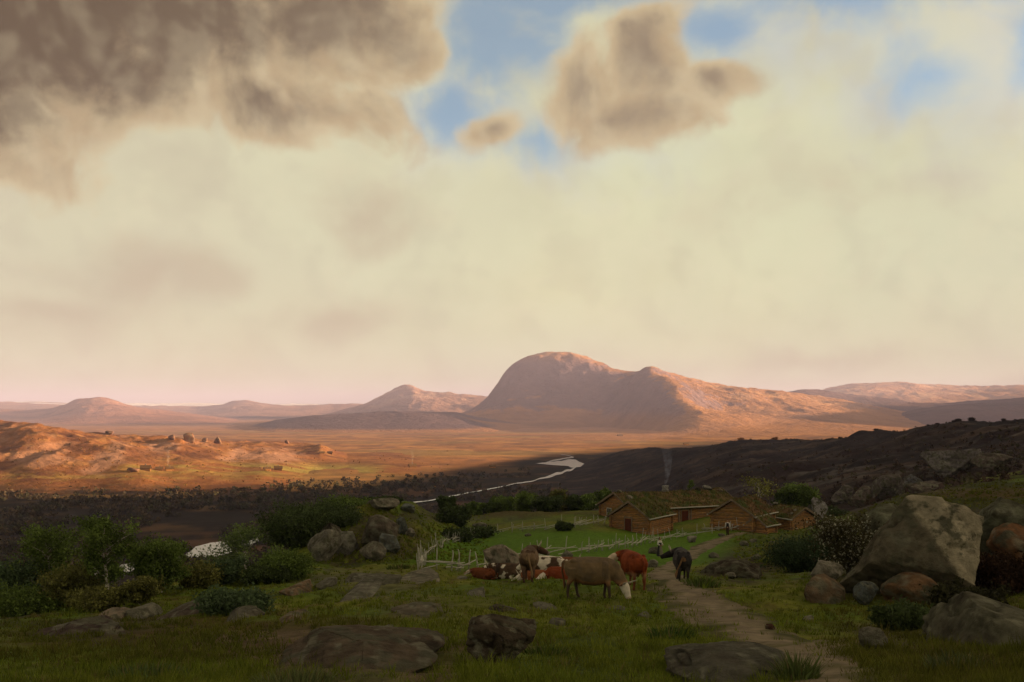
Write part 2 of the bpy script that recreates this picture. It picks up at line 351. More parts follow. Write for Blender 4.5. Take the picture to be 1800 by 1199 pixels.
class Fan:
    """one sheet of ground: height is fitted in (bearing, log distance), so its grid has even detail all the way out"""
    def __init__(s, ctrl, px0, px1, dpx, D0, D1, nD, relief, kpx=200.0, kD=.5, lam=3e-4, sky=None, zb=-84):
        s.px = np.arange(px0, px1 + dpx, dpx, dtype=float); s.l = np.linspace(math.log(D0), math.log(D1), nD)
        cp = np.array([(a / kpx, math.log(d) / kD) for a, b, d in ctrl]); cv = [b / 100 for a, b, d in ctrl]
        ev = tps(cp, cv, lam)
        G, Lg = np.meshgrid(s.px, s.l, indexing='ij'); D = np.exp(Lg)
        py = ev(np.stack([G.ravel() / kpx, Lg.ravel() / kD], 1)).reshape(G.shape) * 100
        s.X = D * (G - 900) / F; s.Y = D; s.Z = -D * (py - YH) / F
        s.Z = s.Z + relief(s.X, s.Y, s.Z, G, py)
        s.PY = YH - s.Z / D * F; s.G = G
        if sky: s.fit(sky, zb)
        s.vis = np.minimum.accumulate(s.PY, axis=1)
    def fit(f, sky, zb):
        want = np.interp(f.px, [q[0] for q in sky], [q[1] for q in sky]); j = np.argmin(f.PY, axis=1); ii = np.arange(len(f.px)); za = f.Z[ii, j]; zt = (YH - want) / F * f.Y[ii, j]
        k = np.clip((zt - zb) / np.maximum(za - zb, 5), .4, 2.5); k = np.convolve(np.pad(k, 9, mode='edge'), np.ones(19) / 19, 'valid'); f.Z = zb + (f.Z - zb) * k[:, None]; f.PY = YH - f.Z / f.Y * F
    def z(s, x, y):
        px = 900 + F * x / y; i = (px - s.px[0]) / (s.px[1] - s.px[0]); j = (math.log(y) - s.l[0]) / (s.l[1] - s.l[0])
        i = min(max(i, 0), len(s.px) - 1.001); j = min(max(j, 0), len(s.l) - 1.001); a, b = int(i), int(j); u, v = i - a, j - b; Z = s.Z
        return float((Z[a, b] * (1 - u) + Z[a + 1, b] * u) * (1 - v) + (Z[a, b + 1] * (1 - u) + Z[a + 1, b + 1] * u) * v)
    def hit(s, px, py):
        """first ground point seen at that bearing and dip"""
        i = int(round((px - s.px[0]) / (s.px[1] - s.px[0]))); col = s.PY[min(max(i, 0), len(s.px) - 1)]
        k = np.nonzero(col <= py)[0]
        if len(k) == 0: k = [int(np.argmin(col))]
        k = int(k[0])
        if k > 0 and col[k - 1] > py:
            t = (col[k - 1] - py) / (col[k - 1] - col[k] + 1e-9); D = math.exp(s.l[k - 1] + t * (s.l[k] - s.l[k - 1]))
        else: D = math.exp(s.l[k])
        x = D * (px - 900) / F
        return Vector((x, D, s.z(x, D)))
    def build(s, name, mat, col):
        n, m = s.X.shape; idx = np.arange(n * m).reshape(n, m)
        fc = np.stack([idx[:-1, :-1], idx[1:, :-1], idx[1:, 1:], idx[:-1, 1:]], -1).reshape(-1, 4)
        V = np.stack([s.X, s.Y, s.Z], -1).reshape(-1, 3)
        return struct(obj(name, mesh_np(name, V, fc, 4, mat, col.reshape(-1, 3))))
def zpy(z, D): return YH - z / D * F

# ---- pasture: the shelf the herd stands on
base_prof = [(6, 1585), (9, 1350), (12, 1239), (16, 1172), (24, 1095), (32, 1053), (42, 1022), (56, 1005), (70, 992), (84, 977), (100, 959), (118, 941), (135, 922), (150, 900)]
ctrl = []
for px in (860, 1150): ctrl += [(px, py, d) for d, py in base_prof]
for px in (-500, 0): ctrl += [(px, a, d) for d, a in ((6, 1585), (12, 1242), (20, 1150), (30, 1100), (40, 1076), (52, 1056))] + [(px, zpy(-17, 72), 72), (px, zpy(-50, 150), 150), (px, zpy(-86, 420), 420)]
ctrl += [(300, a, d) for d, a in ((12, 1240), (20, 1140), (32, 1072), (45, 1045), (58, 1030))] + [(300, zpy(-18, 80), 80), (300, zpy(-50, 150), 150), (300, zpy(-86, 420), 420)]
ctrl += [(460, a, d) for d, a in ((12, 1240), (20, 1130), (32, 1062), (50, 1022), (68, 1003), (80, 994))] + [(460, zpy(-24, 115), 115), (460, zpy(-50, 170), 170), (460, zpy(-86, 420), 420)]
ctrl += [(600, a, d) for d, a in ((16, 1165), (32, 1060), (56, 1010), (74, 986), (82, 945), (95, 905), (108, 893))] + [(600, zpy(-30, 150), 150), (600, zpy(-86, 420), 420)]
ctrl += [(720, a, d) for d, a in ((32, 1056), (56, 1006), (66, 996), (82, 962), (100, 915), (115, 893), (128, 888))] + [(720, zpy(-35, 180), 180), (720, zpy(-86, 420), 420)]
ctrl += [(790, 957, 104), (800, 915, 128), (860, 905, 150), (960, 902, 150), (1060, 901, 158), (1300, 901, 158)]
ctrl += [(px, zpy(-34, 215), 215) for px in (860, 1060, 1300)] + [(px, zpy(-86, 420), 420) for px in (860, 1100, 1300)]
ctrl += [(1400, a, d) for d, a in ((12, 1225), (20, 1130), (30, 1062), (50, 1008), (84, 962), (118, 936), (135, 915), (150, 902))]
ctrl += [(1600, a, d) for d, a in ((12, 1200), (20, 1125), (30, 1060), (42, 1000), (60, 945), (80, 906), (110, 882), (140, 868))] + [(1600, zpy(-30, 210), 210), (1600, zpy(-80, 420), 420)]
ctrl += [(px, a - k, d) for px, k in ((1800, 0), (2300, 25)) for d, a in ((12, 1190), (20, 1110), (30, 1040), (42, 985), (60, 925), (90, 872), (120, 843), (150, 832))] + [(1800, zpy(-30, 240), 240), (2300, zpy(-30, 240), 240), (1800, zpy(-70, 420), 420), (2300, zpy(-60, 420), 420)]
def pasture_relief(x, y, z, px, py):
    far = sstep(y, 10, 40)
    n = (fbm(x / 9, y / 9, 4, 11) - .5) * 1.3 * far + (fbm(x / 2.2, y / 2.2, 4, 5) - .5) * .34 + (fbm(x / .5, y / .5, 2, 8) - .5) * .07
    field = sstep(px, 760, 830) * (1 - sstep(px, 1260, 1330)) * sstep(y, 52, 64) * (1 - sstep(y, 128, 145))
    knoll = np.exp(-((px - 650) / 90) ** 2) * np.exp(-((np.log(y) - math.log(90)) / .22) ** 2)
    return n * (1 - .75 * field) + knoll * (ridged(x / 7, y / 7, 4, 3) - .5) * 3.5 + np.exp(-((px - 740) / 80) ** 2) * np.exp(-((np.log(y) - math.log(105)) / .25) ** 2) * (ridged(x / 5, y / 9, 4, 13) - .6) * 2.2
pasture = Fan(ctrl, -500, 2300, 3, 4, 420, 440, pasture_relief)

def blobs(px, py, x, y, col, spec, seed=0):
    wx = (fbm(x / 3.0, y / 3.0, 4, 31 + seed) - .5) * 2; wy = (fbm(x / 3.0, y / 3.0, 4, 57 + seed) - .5) * 2
    for cx, cy, rx, ry, c, s in spec:
        d = np.sqrt(((px - cx + wx * rx * .7) / rx) ** 2 + ((py - cy + wy * ry * .7) / ry) ** 2)
        col = mixc(col, np.array(c), s * (1 - sstep(d, .55, 1.15)))
    return col
RK = (.29, .155, .098)
GRASS, OLIVE, DGREEN, BROWN, EARTH, HEATHC = (.064, .092, .011), (.098, .102, .015), (.038, .060, .012), (.056, .038, .015), (.085, .062, .038), (.036, .027, .019)
FIELDC, STONEC = (.056, .112, .006), (.075, .068, .046)
def pasture_col(f):
    x, y, px, py = f.X, f.Y, f.G, f.PY
    n1 = fbm(x / 6, y / 6, 5, 71); n2 = fbm(x / 1.3, y / 1.3, 5, 19); n3 = fbm(x / 14, y / 14, 4, 23)
    col = np.empty(x.shape + (3,)); col[:] = GRASS
    col = mixc(col, np.array(OLIVE), sstep(n1, .42, .66)); col = mixc(col, np.array(DGREEN), sstep(n3, .5, .7) * .8)
    col = mixc(col, np.array(BROWN), sstep(n2, .58, .72) * .6)
    col = blobs(px, py, x, y, col, [
        (150, 1110, 190, 28, HEATHC, .8), (420, 1120, 250, 60, BROWN, .8), (600, 1150, 220, 70, EARTH, .85), (300, 1185, 380, 26, (.045, .066, .016), .7),
        (650, 940, 120, 60, HEATHC, .75), (820, 905, 150, 18, (.05, .05, .025), .8), (930, 900, 130, 10, BROWN, .6),
        (640, 1030, 150, 26, STONEC, .55), (730, 1070, 90, 20, STONEC, .5), (1000, 1150, 160, 50, DGREEN, .7), (900, 1050, 200, 28, (.056, .066, .012), .6),
        (1500, 1000, 130, 60, HEATHC, .75), (1700, 1010, 160, 80, (.055, .028, .018), .85), (1600, 1120, 180, 50, HEATHC, .7), (1300, 1000, 80, 26, HEATHC, .85),
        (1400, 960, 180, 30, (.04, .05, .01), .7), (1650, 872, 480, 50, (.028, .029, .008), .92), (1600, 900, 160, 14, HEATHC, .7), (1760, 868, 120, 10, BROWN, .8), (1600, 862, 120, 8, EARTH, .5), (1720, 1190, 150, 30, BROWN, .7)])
    fld = (1 - sstep(np.abs((px - 1010) / 290 - (968 - py) / 260), .8, 1.0)) * sstep(py, 928, 940) * (1 - sstep(py, 988, 1000)) * sstep(y, 55, 62) * (1 - sstep(y, 130, 140))
    return mixc(col, np.array(FIELDC), fld * (.75 + .25 * n2))
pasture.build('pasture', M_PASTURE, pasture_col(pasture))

def near_ground():
    X, Y = np.meshgrid(np.linspace(-90, 90, 121), np.linspace(-40, 22, 63), indexing='ij')
    zc = np.interp(Y, [6, 9, 12, 16, 24], [-3.0, -3.28, -3.6, -4.18, -5.2]); Z = zc - .28 + (fbm(X / 9, Y / 9, 4, 11) - .5) * .4
    col = np.empty(X.shape + (3,)); col[:] = GRASS; col = mixc(col, np.array(BROWN), sstep(fbm(X / 2, Y / 2, 5, 19), .5, .7)); n, m = X.shape; idx = np.arange(n * m).reshape(n, m)
    fc = np.stack([idx[:-1, :-1], idx[1:, :-1], idx[1:, 1:], idx[:-1, 1:]], -1).reshape(-1, 4)
    struct(obj('ground', mesh_np('ground', np.stack([X, Y, Z], -1).reshape(-1, 3), fc, 4, M_PASTURE, col.reshape(-1, 3))))
near_ground()
# ---- dark heath slope on the right
ctrl = [(2300, 790, 150), (2300, 735, 300), (2300, 700, 450), (2300, zpy(-20, 760), 760), (1800, 826, 152), (1800, 799, 250), (1800, 770, 350), (1800, 743, 500), (1800, zpy(-30, 760), 760), (1800, zpy(-85, 1500), 1500),
        (1650, 856, 162), (1650, 825, 250), (1650, 790, 400), (1650, 756, 650), (1650, zpy(-45, 950), 950), (1500, 888, 168), (1500, 852, 250), (1500, 820, 400), (1500, 790, 600), (1500, 766, 800), (1500, zpy(-50, 1150), 1150), (1500, zpy(-88, 2200), 2200),
        (1400, 905, 190), (1400, 870, 270), (1400, 830, 450), (1400, 795, 750), (1400, 774, 950), (1300, 935, 200), (1300, 888, 290), (1300, 845, 450), (1300, 808, 750), (1300, 782, 1070), (1300, zpy(-72, 1500), 1500), (1300, zpy(-90, 2200), 2200),
        (1200, 970, 250), (1200, 890, 420), (1200, 835, 800), (1200, 789, 1230), (1200, zpy(-80, 1700), 1700), (1100, 1000, 300), (1100, 905, 640), (1100, 850, 960), (1100, 797, 1400), (1100, zpy(-90, 2000), 2000),
        (1000, 1040, 400), (1000, 885, 830), (1000, 845, 1080), (1000, zpy(-82, 1400), 1400), (900, 1100, 350), (900, zpy(-82, 800), 800), (900, zpy(-83, 1200), 1200), (900, zpy(-90, 2200), 2200), (700, zpy(-90, 350), 350), (700, zpy(-90, 800), 800), (700, zpy(-92, 2200), 2200), (2300, zpy(-60, 2200), 2200), (1800, zpy(-85, 2200), 2200),
        (1800, 850, 125), (1500, 925, 130), (1300, 1010, 150), (2300, 820, 125)]
def heath_relief(x, y, z, px, py):
    a = sstep(y, 150, 500); k = sstep(z, -79, -66)
    return k * (fbm(x / 60, y / 60, 5, 41) - .5) * (5 + 9 * a) + k * (ridged(x / 22, y / 22, 4, 44) - .5) * (1.4 + 2.2 * a) + k * (fbm(x / 6, y / 6, 3, 47) - .5) * 1.6 - (1 - k) * 1.5
heath = Fan(ctrl, 700, 2300, 3.5, 125, 2200, 330, heath_relief)
def heath_col(f):
    x, y = f.X, f.Y
    col = np.empty(x.shape + (3,)); col[:] = (.022, .0145, .013)
    col = mixc(col, np.array((.014, .0105, .010)), sstep(fbm(x / 25, y / 25, 5, 2), .45, .62)); col = mixc(col, np.array((.048, .032, .024)), sstep(fbm(x / 40, y / 14, 5, 6), .56, .7))
    col = mixc(col, np.array((.075, .064, .056)), sstep(fbm(x / 11, y / 11, 5, 61), .62, .7) * .6 * (1 - sstep(y, 300, 600)))
    return mixc(col, np.array((.035, .038, .012)), sstep(fbm(x / 30, y / 30, 4, 66), .55, .68) * .8 * (1 - sstep(y, 170, 260)))
heath.build('heath_slope', M_HEATH, heath_col(heath))

# ---- valley floor: one sheet all round, out to the horizon
RIVER = [(-120, 1065, 14), (60, 1022, 14), (215, 998, 12), (300, 981, 12), (370, 966, 16), (440, 952, 12), (530, 922, 6), (620, 900, 5), (690, 886, 4), (760, 879, 3.2), (804, 870, 2.8), (849, 861, 2.6), (903, 851, 2.6), (938, 845, 3.5), (965, 838, 6), (987, 831, 6), (1006, 825, 5), (1014, 820, 4), (1006, 814, 7), (985, 812, 6), (960, 813, 3), (990, 806, 3), (1010, 803.5, 2.5), (998, 800.5, 1.2), (984, 799, .8)]
RZ = -79.6
def plane(px, py, z=RZ): D = -z * F / (py - YH); return Vector((D * (px - 900) / F, D, z))
def river():
    pts = []
    for i in range(len(RIVER) - 1):
        a, b = RIVER[i], RIVER[i + 1]
        for k in range(8):
            t = k / 8; pts.append(tuple(a[j] + (b[j] - a[j]) * t for j in range(3)))
    # the winding channel as sheets between its two banks (in plan), ragged
    V = []; Fs = []
    for i, (px, py, w) in enumerate(pts):
        r = .7 + .6 * float(fbm(np.array([i * .35]), np.array([.3]), 3, 5)[0]); o = (float(vnoise(np.array([i * .3]), np.array([7.]), 9)[0]) - .5) * w * .5
        w *= .72 if i < 60 or i > 110 else .5; V += [plane(px, py + w * r * .5 + o), plane(px, py - w * r * .5 + o)]
    for i in range(len(pts) - 1):
        a = (2 * i, 2 * i + 2, 2 * i + 3, 2 * i + 1)
        p = [V[j] for j in a]
        ar = (p[1] - p[0]).cross(p[3] - p[0]).z
        Fs.append(a if ar > 0 else a[::-1])
    # backwater lobes of the bend
    def lobe(ps):
        n = len(V)
        c = [plane(*p) + Vector((0, 0, .004)) for p in ps]; V.extend(c)
        ar = sum(c[i].x * c[(i + 1) % len(c)].y - c[(i + 1) % len(c)].x * c[i].y for i in range(len(c)))
        ids = list(range(n, n + len(c))); Fs.append(tuple(ids if ar > 0 else ids[::-1]))
    lobe([(942, 814.5), (965, 812), (985, 811), (1000, 807), (1013, 808), (1018, 812), (1031, 816), (1033, 818.5), (1018, 821), (1004, 822), (998, 819), (978, 818), (960, 816.5)])
    lobe([(333, 972), (343, 961), (370, 954), (416, 949), (428, 955), (402, 973), (368, 981), (346, 979)]); lobe([(205, 1000), (214, 992), (240, 988), (252, 990), (250, 1001), (220, 1006)])
    me = bpy.data.meshes.new('river'); me.from_pydata([tuple(v) for v in V], [], Fs); me.materials.append(M_WATER); me.update()
    return struct(obj('river', me))
river()
def valley():
    az = np.concatenate([np.arange(-180, -40, 4.0), np.arange(-40, 40, .16), np.arange(40, 180.01, 4.0)]); rr = np.exp(np.linspace(math.log(60), math.log(45000), 330))
    A, Rr = np.meshgrid(np.radians(az), rr, indexing='ij'); x, y = Rr * np.sin(A), Rr * np.cos(A)
    px = 900 + F * np.tan(np.clip(A, -1.2, 1.2)); py = YH + 80 * F / np.maximum(y, 1)
    # stay below the water along the channel
    pts = np.array([[*plane(a, b)][:2] for a, b, w in RIVER]); seg = np.full(x.shape, 1e9)
    for i in range(len(pts) - 1):
        a, b = pts[i], pts[i + 1]; ab = b - a; t = np.clip(((x - a[0]) * ab[0] + (y - a[1]) * ab[1]) / (ab @ ab), 0, 1)
        seg = np.minimum(seg, np.hypot(x - a[0] - t * ab[0], y - a[1] - t * ab[1]))
    amp = sstep(seg, 60, 260)
    z = -80 - .4 * (1 - amp) + amp * ((fbm(x / 400, y / 400, 5, 81) - .45) * 7 * sstep(Rr, 700, 1500) + (fbm(x / 60, y / 60, 4, 83) - .5) * 3) - sstep(Rr, 9000, 40000) * 60
    z = np.where(np.abs(A) > R(40), z - 25, z)
    col = np.empty(x.shape + (3,)); col[:] = (.25, .112, .042)
    n1 = fbm(x / 160, y / 90, 5, 90); n2 = fbm(x / 50, y / 30, 5, 93); n4 = fbm(x / 600, y / 260, 4, 95)
    col = mixc(col, np.array((.34, .165, .055)), sstep(n1, .45, .65)); col = mixc(col, np.array((.12, .06, .034)), sstep(n2, .52, .68) * .7); col = mixc(col, np.array((.20, .13, .045)), sstep(n4, .5, .65) * .7)
    # dark scrub along the river bottom, plus the valley's cast shade painted in
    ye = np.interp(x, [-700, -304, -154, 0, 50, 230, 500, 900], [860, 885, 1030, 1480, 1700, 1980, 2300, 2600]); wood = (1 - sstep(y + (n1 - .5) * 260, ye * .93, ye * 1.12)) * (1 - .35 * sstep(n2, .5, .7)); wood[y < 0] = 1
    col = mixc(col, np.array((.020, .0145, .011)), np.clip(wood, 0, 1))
    col = mixc(col, np.array((.33, .16, .08)), sstep(y, 2600, 4500) * .7)
    n, m = x.shape; idx = np.arange(n * m).reshape(n, m); fc = np.stack([idx[:-1, :-1], idx[1:, :-1], idx[1:, 1:], idx[:-1, 1:]], -1).reshape(-1, 4)
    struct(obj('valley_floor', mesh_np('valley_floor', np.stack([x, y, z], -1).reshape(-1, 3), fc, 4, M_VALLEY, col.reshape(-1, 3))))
valley()

# ---- sunlit rocky hill on the left
vz = lambda d: zpy(-81, d)
ctrl = [(-400, 720, 1300), (-200, 731, 1300), (0, 739, 1300), (60, 742, 1290), (110, 754, 1300), (200, 763, 1350), (300, 768, 1400), (420, 777, 1450), (480, 776, 1480), (560, 781, 1550), (650, 790, 1620), (760, 801, 1700),
        (-200, 800, 1110), (0, 802, 1110), (150, 806, 1120), (280, 815, 1140), (420, 818, 1200), (560, 812, 1400), (-200, 770, 1190), (0, 772, 1190), (150, 780, 1210), (280, 790, 1250), (420, 797, 1310), (500, 792, 1400),
        (-400, 868, 930), (0, 867, 930), (150, 867, 935), (300, 866, 945), (500, 856, 1010), (650, 838, 1180), (800, 812, 1500), (0, 835, 1010), (250, 838, 1020), (450, 833, 1090)]
ctrl += [(px, vz(d), d) for px in (-400, 0, 300, 600, 900) for d in (860,)] + [(900, vz(d), d) for d in (1200, 1700)] + [(px, zpy(-70, 1750), 1750) for px in (-200, 100, 300)] + [(px, zpy(-86, 2400), 2400) for px in (-400, 0, 300, 600, 900)] + [(600, zpy(-84, 1900), 1900)]
def hill_relief(x, y, z, px, py):
    st = sstep(z, -72, -45)
    r = ridged(x / 90, y / 70, 5, 101) - .55
    return (fbm(x / 55, y / 55, 5, 103) - .5) * (3 + 10 * st) + r * 13 * st + (ridged(x / 34, y / 34, 3, 107) - .5) * 4 * st + (fbm(x / 9, y / 9, 3, 104) - .5) * .8
hill = Fan(ctrl, -400, 900, 2.5, 860, 2400, 300, hill_relief, sky=[(-400, 728), (0, 740), (60, 743), (110, 754), (200, 763), (300, 768), (420, 777), (480, 776), (560, 781), (650, 790), (760, 800), (900, 805)], zb=-81)
def hill_col(f):
    x, y, z, px, py = f.X, f.Y, f.Z, f.G, f.PY
    col = np.empty(x.shape + (3,)); col[:] = (.21, .088, .034)
    n1 = fbm(x / 70, y / 50, 5, 110); n2 = fbm(x / 22, y / 16, 5, 112); n3 = fbm(x / 40, y / 40, 5, 113)
    col = mixc(col, np.array((.135, .055, .027)), sstep(n1, .5, .66)); col = mixc(col, np.array((.28, .14, .05)), sstep(n2, .55, .7) * .7)
    rock = .5 * sstep(n3, .55, .62) * sstep(z, -66, -48) * (1 - .8 * sstep(z, -22, -16)) * .85
    col = mixc(col, np.array((.27, .15, .095)), rock)
    col = blobs(px, py, x / 9, y / 9, col, [(60, 806, 60, 14, RK, .8), (185, 812, 42, 16, RK, 1), (212, 790, 26, 12, RK, .9), (285, 786, 34, 13, RK, 1), (420, 800, 34, 13, RK, 1), (482, 803, 46, 16, RK, 1), (160, 828, 34, 8, RK, .9), (100, 785, 40, 10, RK, .6), (350, 800, 36, 14, (.11, .048, .026), .8), (250, 800, 40, 16, (.12, .05, .026), .7), (150, 790, 40, 12, (.11, .046, .024), .7), (60, 830, 60, 7, (.11, .046, .024), .8)], 3)
    mead = np.exp(-((py - 824 - (px - 400) * .01) / 9) ** 2) * sstep(px, 180, 260) * (1 - sstep(px, 620, 720)) * sstep(n1, .35, .5)
    col = mixc(col, np.array((.25, .19, .05)), np.clip(mead * 1.1, 0, 1)); col = mixc(col, np.array((.23, .15, .045)), .7 * np.exp(-((py - 838) / 6) ** 2) * sstep(n2, .45, .55))
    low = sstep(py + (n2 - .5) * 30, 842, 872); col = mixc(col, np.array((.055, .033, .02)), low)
    return col
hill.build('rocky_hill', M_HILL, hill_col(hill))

# ---- mountains
def mount(name, ctrl, px0, px1, D0, D1, amp, seed, base, rock, dpx=3, nD=220, kD=.25, c3=None, sky=None):
    def rel(x, y, z, px, py):
        a = sstep(z, -78, 20); b = sstep(z, -70, 150)
        return ((ridged(x / 420, y / 420, 5, seed) - .55) * amp * b + (fbm(x / 160, y / 160, 5, seed + 5) - .5) * amp * .8 * a + (ridged(x / 90, y / 90, 3, seed + 7) - .5) * amp * .38 * a)
    f = Fan(ctrl, px0, px1, dpx, D0, D1, nD, rel, kD=kD, lam=1e-4, sky=sky)
    x, y, z = f.X, f.Y, f.Z
    col = np.empty(x.shape + (3,)); col[:] = base
    col = mixc(col, np.array(base) * .74, sstep(fbm(x / 300, y / 220, 5, seed + 20), .48, .64)); col = mixc(col, np.array(rock), sstep(fbm(x / 170, y / 130, 5, seed + 21), .54, .68) * sstep(z, -40, 120) * .7)
    if c3: col = c3(f, col)
    f.build(name, M_MOUNT, col); return f
fl = lambda px, d, z=-84: (px, zpy(z, d), d)
ctrl = [(300, 772, 4200), (370, 758, 4200), (450, 743, 4200), (560, 729, 4200), (700, 723, 4200), (800, 725, 4300), (830, 720, 4900),
        (845, 712, 5200), (862, 690, 5200), (885, 656, 5200), (910, 633, 5200), (940, 622, 5200), (980, 619, 5200), (1015, 621, 5200), (1050, 634, 5150), (1080, 648, 5050), (1105, 655, 4900),
        (940, 636, 5700), (1000, 632, 5700), (1070, 658, 5600), (1090, 658, 5000), (1112, 652, 4850), (1118, 650, 5000), (1130, 645, 4650), (1155, 646, 4600), (1200, 661, 4600), (1260, 675, 4650), (1330, 683, 4700), (1400, 690, 4800), (1480, 702, 4900), (1600, 725, 5000), (1700, 745, 5000),
        (868, 716, 4850), (900, 690, 4950), (950, 668, 5030), (1000, 662, 5040), (1050, 668, 5000), (950, 712, 4830), (1010, 710, 4830), (1070, 708, 4800), (900, 740, 4500), (1000, 742, 4450), (1090, 738, 4400),
        (1152, 680, 4200), (1176, 693, 4000), (1200, 718, 3600), (1224, 750, 3200), (1250, 767, 3000),
        (1132, 741, 4000), (1160, 757, 3550), (1260, 722, 4000), (1300, 725, 3900), (1330, 745, 3450), (1400, 722, 4100), (1400, 762, 3100), (1450, 774, 2850), (1480, 760, 3300), (1550, 775, 3000)]
ctrl += [fl(px, 3300) for px in (300, 500, 700, 850)] + [fl(px, 3250) for px in (1000, 1100)] + [fl(px, 2500) for px in (300, 600, 900, 1200, 1400, 1700)] + [fl(px, 6800) for px in (300, 600, 850, 1000, 1200, 1500, 1700)] + [fl(px, 5300, -70) for px in (400, 600, 780)] + [fl(200, 4200), fl(1700, 3300), fl(1560, 2700), fl(1430, 2650), fl(1280, 2800)]
def mcol(f, col):
    z = f.Z; gx = np.gradient(z, axis=0) / np.gradient(f.X, axis=0); gy = np.gradient(z, axis=1) / np.gradient(f.Y, axis=1); st = sstep(np.hypot(gx, gy), .30, .55) * sstep(z, -60, 0)
    col = mixc(col, np.array((.155, .108, .125)) , st * .9); col = mixc(col, np.array((.26, .125, .05)), (1 - sstep(z, -70, 30)) * .7)  # steep faces tinted violet to carry the mauve of the shaded side
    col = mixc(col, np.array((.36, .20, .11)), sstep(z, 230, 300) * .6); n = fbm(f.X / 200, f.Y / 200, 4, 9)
    return mixc(col, np.array((.085, .055, .06)), (1 - sstep(f.G + (n - .5) * 120, 820, 900)) * (1 - sstep(f.Y, 4400, 4900)) * sstep(z, -76, -66))  # low ridge painted dark in place of the mountain's cast shadow
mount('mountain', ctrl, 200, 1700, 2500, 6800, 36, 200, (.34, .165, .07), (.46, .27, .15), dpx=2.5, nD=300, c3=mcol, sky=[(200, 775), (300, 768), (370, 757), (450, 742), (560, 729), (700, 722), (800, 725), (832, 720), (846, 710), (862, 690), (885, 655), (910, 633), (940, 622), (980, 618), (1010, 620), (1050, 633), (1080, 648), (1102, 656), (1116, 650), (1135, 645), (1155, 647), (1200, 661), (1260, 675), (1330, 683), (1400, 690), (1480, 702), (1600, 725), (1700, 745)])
# small peak left of it, and the far ranges
ctrl = [(600, 722, 8000), (640, 713, 8000), (660, 703, 8000), (690, 690, 8000), (708, 680, 8000), (722, 680, 8000), (740, 688, 8000), (790, 694, 8000), (830, 699, 8000), (880, 699, 8000), (950, 705, 8000), (690, 712, 7400), (790, 712, 7400)] + [fl(px, 6800) for px in (560, 700, 850, 1000)] + [fl(px, 9600) for px in (560, 700, 850, 1000)] + [fl(540, 8000), fl(1020, 8000)]
mount('far_peak', ctrl, 540, 1020, 6800, 9600, 40, 300, (.25, .14, .10), (.38, .24, .17), nD=120)
ctrl = [(-200, 712, 8500), (0, 722, 7500), (80, 732, 7000), (105, 720, 7000), (128, 706, 7000), (150, 702, 7000), (185, 701, 7000), (215, 712, 7000), (260, 722, 7000), (330, 728, 7000)] + [fl(px, 5400) for px in (-300, 0, 200, 400)] + [fl(px, 9500) for px in (-300, 0, 200, 400)] + [fl(430, 7000), (-300, 715, 8000)]
mount('far_hill', ctrl, -300, 420, 5400, 9500, 30, 320, (.27, .13, .085), (.40, .22, .15), nD=130)
ctrl = [(-300, 706, 10500), (0, 708, 10500), (100, 712, 10500), (250, 714, 10500), (330, 715, 10500), (395, 712, 10000), (412, 706, 10000), (450, 708, 10000), (490, 713, 10200), (560, 714, 10500), (610, 710, 10200), (650, 713, 10500), (760, 717, 10500), (900, 718, 10500)] + [fl(px, 8600, -90) for px in (-300, 0, 300, 600, 900)] + [fl(px, 12500, -120) for px in (-300, 0, 300, 600, 900)]
mount('far_range', ctrl, -300, 900, 8600, 12500, 30, 340, (.27, .15, .11), (.36, .23, .18), dpx=4, nD=110)
ctrl = [(-300, 704, 13500), (0, 709, 13500), (70, 706, 13500), (120, 709, 13500), (230, 709, 13500), (300, 709.5, 13500), (350, 709, 13500), (520, 710.5, 13500), (640, 710, 13500), (800, 716, 13500)] + [fl(px, d, -160) for px in (-300, 0, 300, 600, 900) for d in (11500, 16000)]
def snow(f, col): return mixc(col, np.array((.75, .72, .70)), sstep(fbm(f.X / 900, f.Y / 900, 4, 7), .35, .5))
mount('snow_range', ctrl, -300, 900, 11500, 16000, 14, 350, (.3, .2, .17), (.6, .5, .45), dpx=4, nD=70, c3=snow)
ctrl = [(1380, 700, 9000), (1435, 692, 9000), (1460, 683, 9000), (1490, 678, 9000), (1540, 674, 9000), (1600, 674, 9000), (1700, 681, 9000), (1760, 680, 9000), (1830, 677, 9000), (2000, 672, 9000), (2300, 668, 9000), (1550, 700, 8000), (1700, 704, 8000), (1900, 700, 8000)] + [fl(px, 7000) for px in (1350, 1600, 1900, 2300)] + [fl(px, 11500) for px in (1350, 1600, 1900, 2300)] + [(1300, 715, 9000)]
mount('far_plateau', ctrl, 1300, 2300, 7000, 11500, 34, 360, (.36, .18, .085), (.46, .27, .15), nD=130)
ctrl = [(1330, 702, 6200), (1380, 690, 6200), (1420, 687, 6200), (1480, 694, 6200), (1560, 702, 6200), (1700, 706, 6300), (1900, 700, 6400), (2300, 690, 6400),
        (1560, 738, 4600), (1600, 725, 4700), (1650, 714, 4800), (1720, 710, 4900), (1800, 706, 5000), (1950, 694, 5000), (2300, 680, 5000), (1480, 745, 4600), (1500, 722, 5600), (1650, 722, 5600)] + [fl(px, 3800) for px in (1350, 1550, 1800, 2300)] + [fl(px, 7400) for px in (1300, 1600, 1900, 2300)] + [fl(1320, 4800)]
mount('moor_ridge', ctrl, 1320, 2300, 3800, 7400, 22, 380, (.105, .06, .055), (.15, .085, .065), nD=200)  # dark base colour stands in for shade on these hills

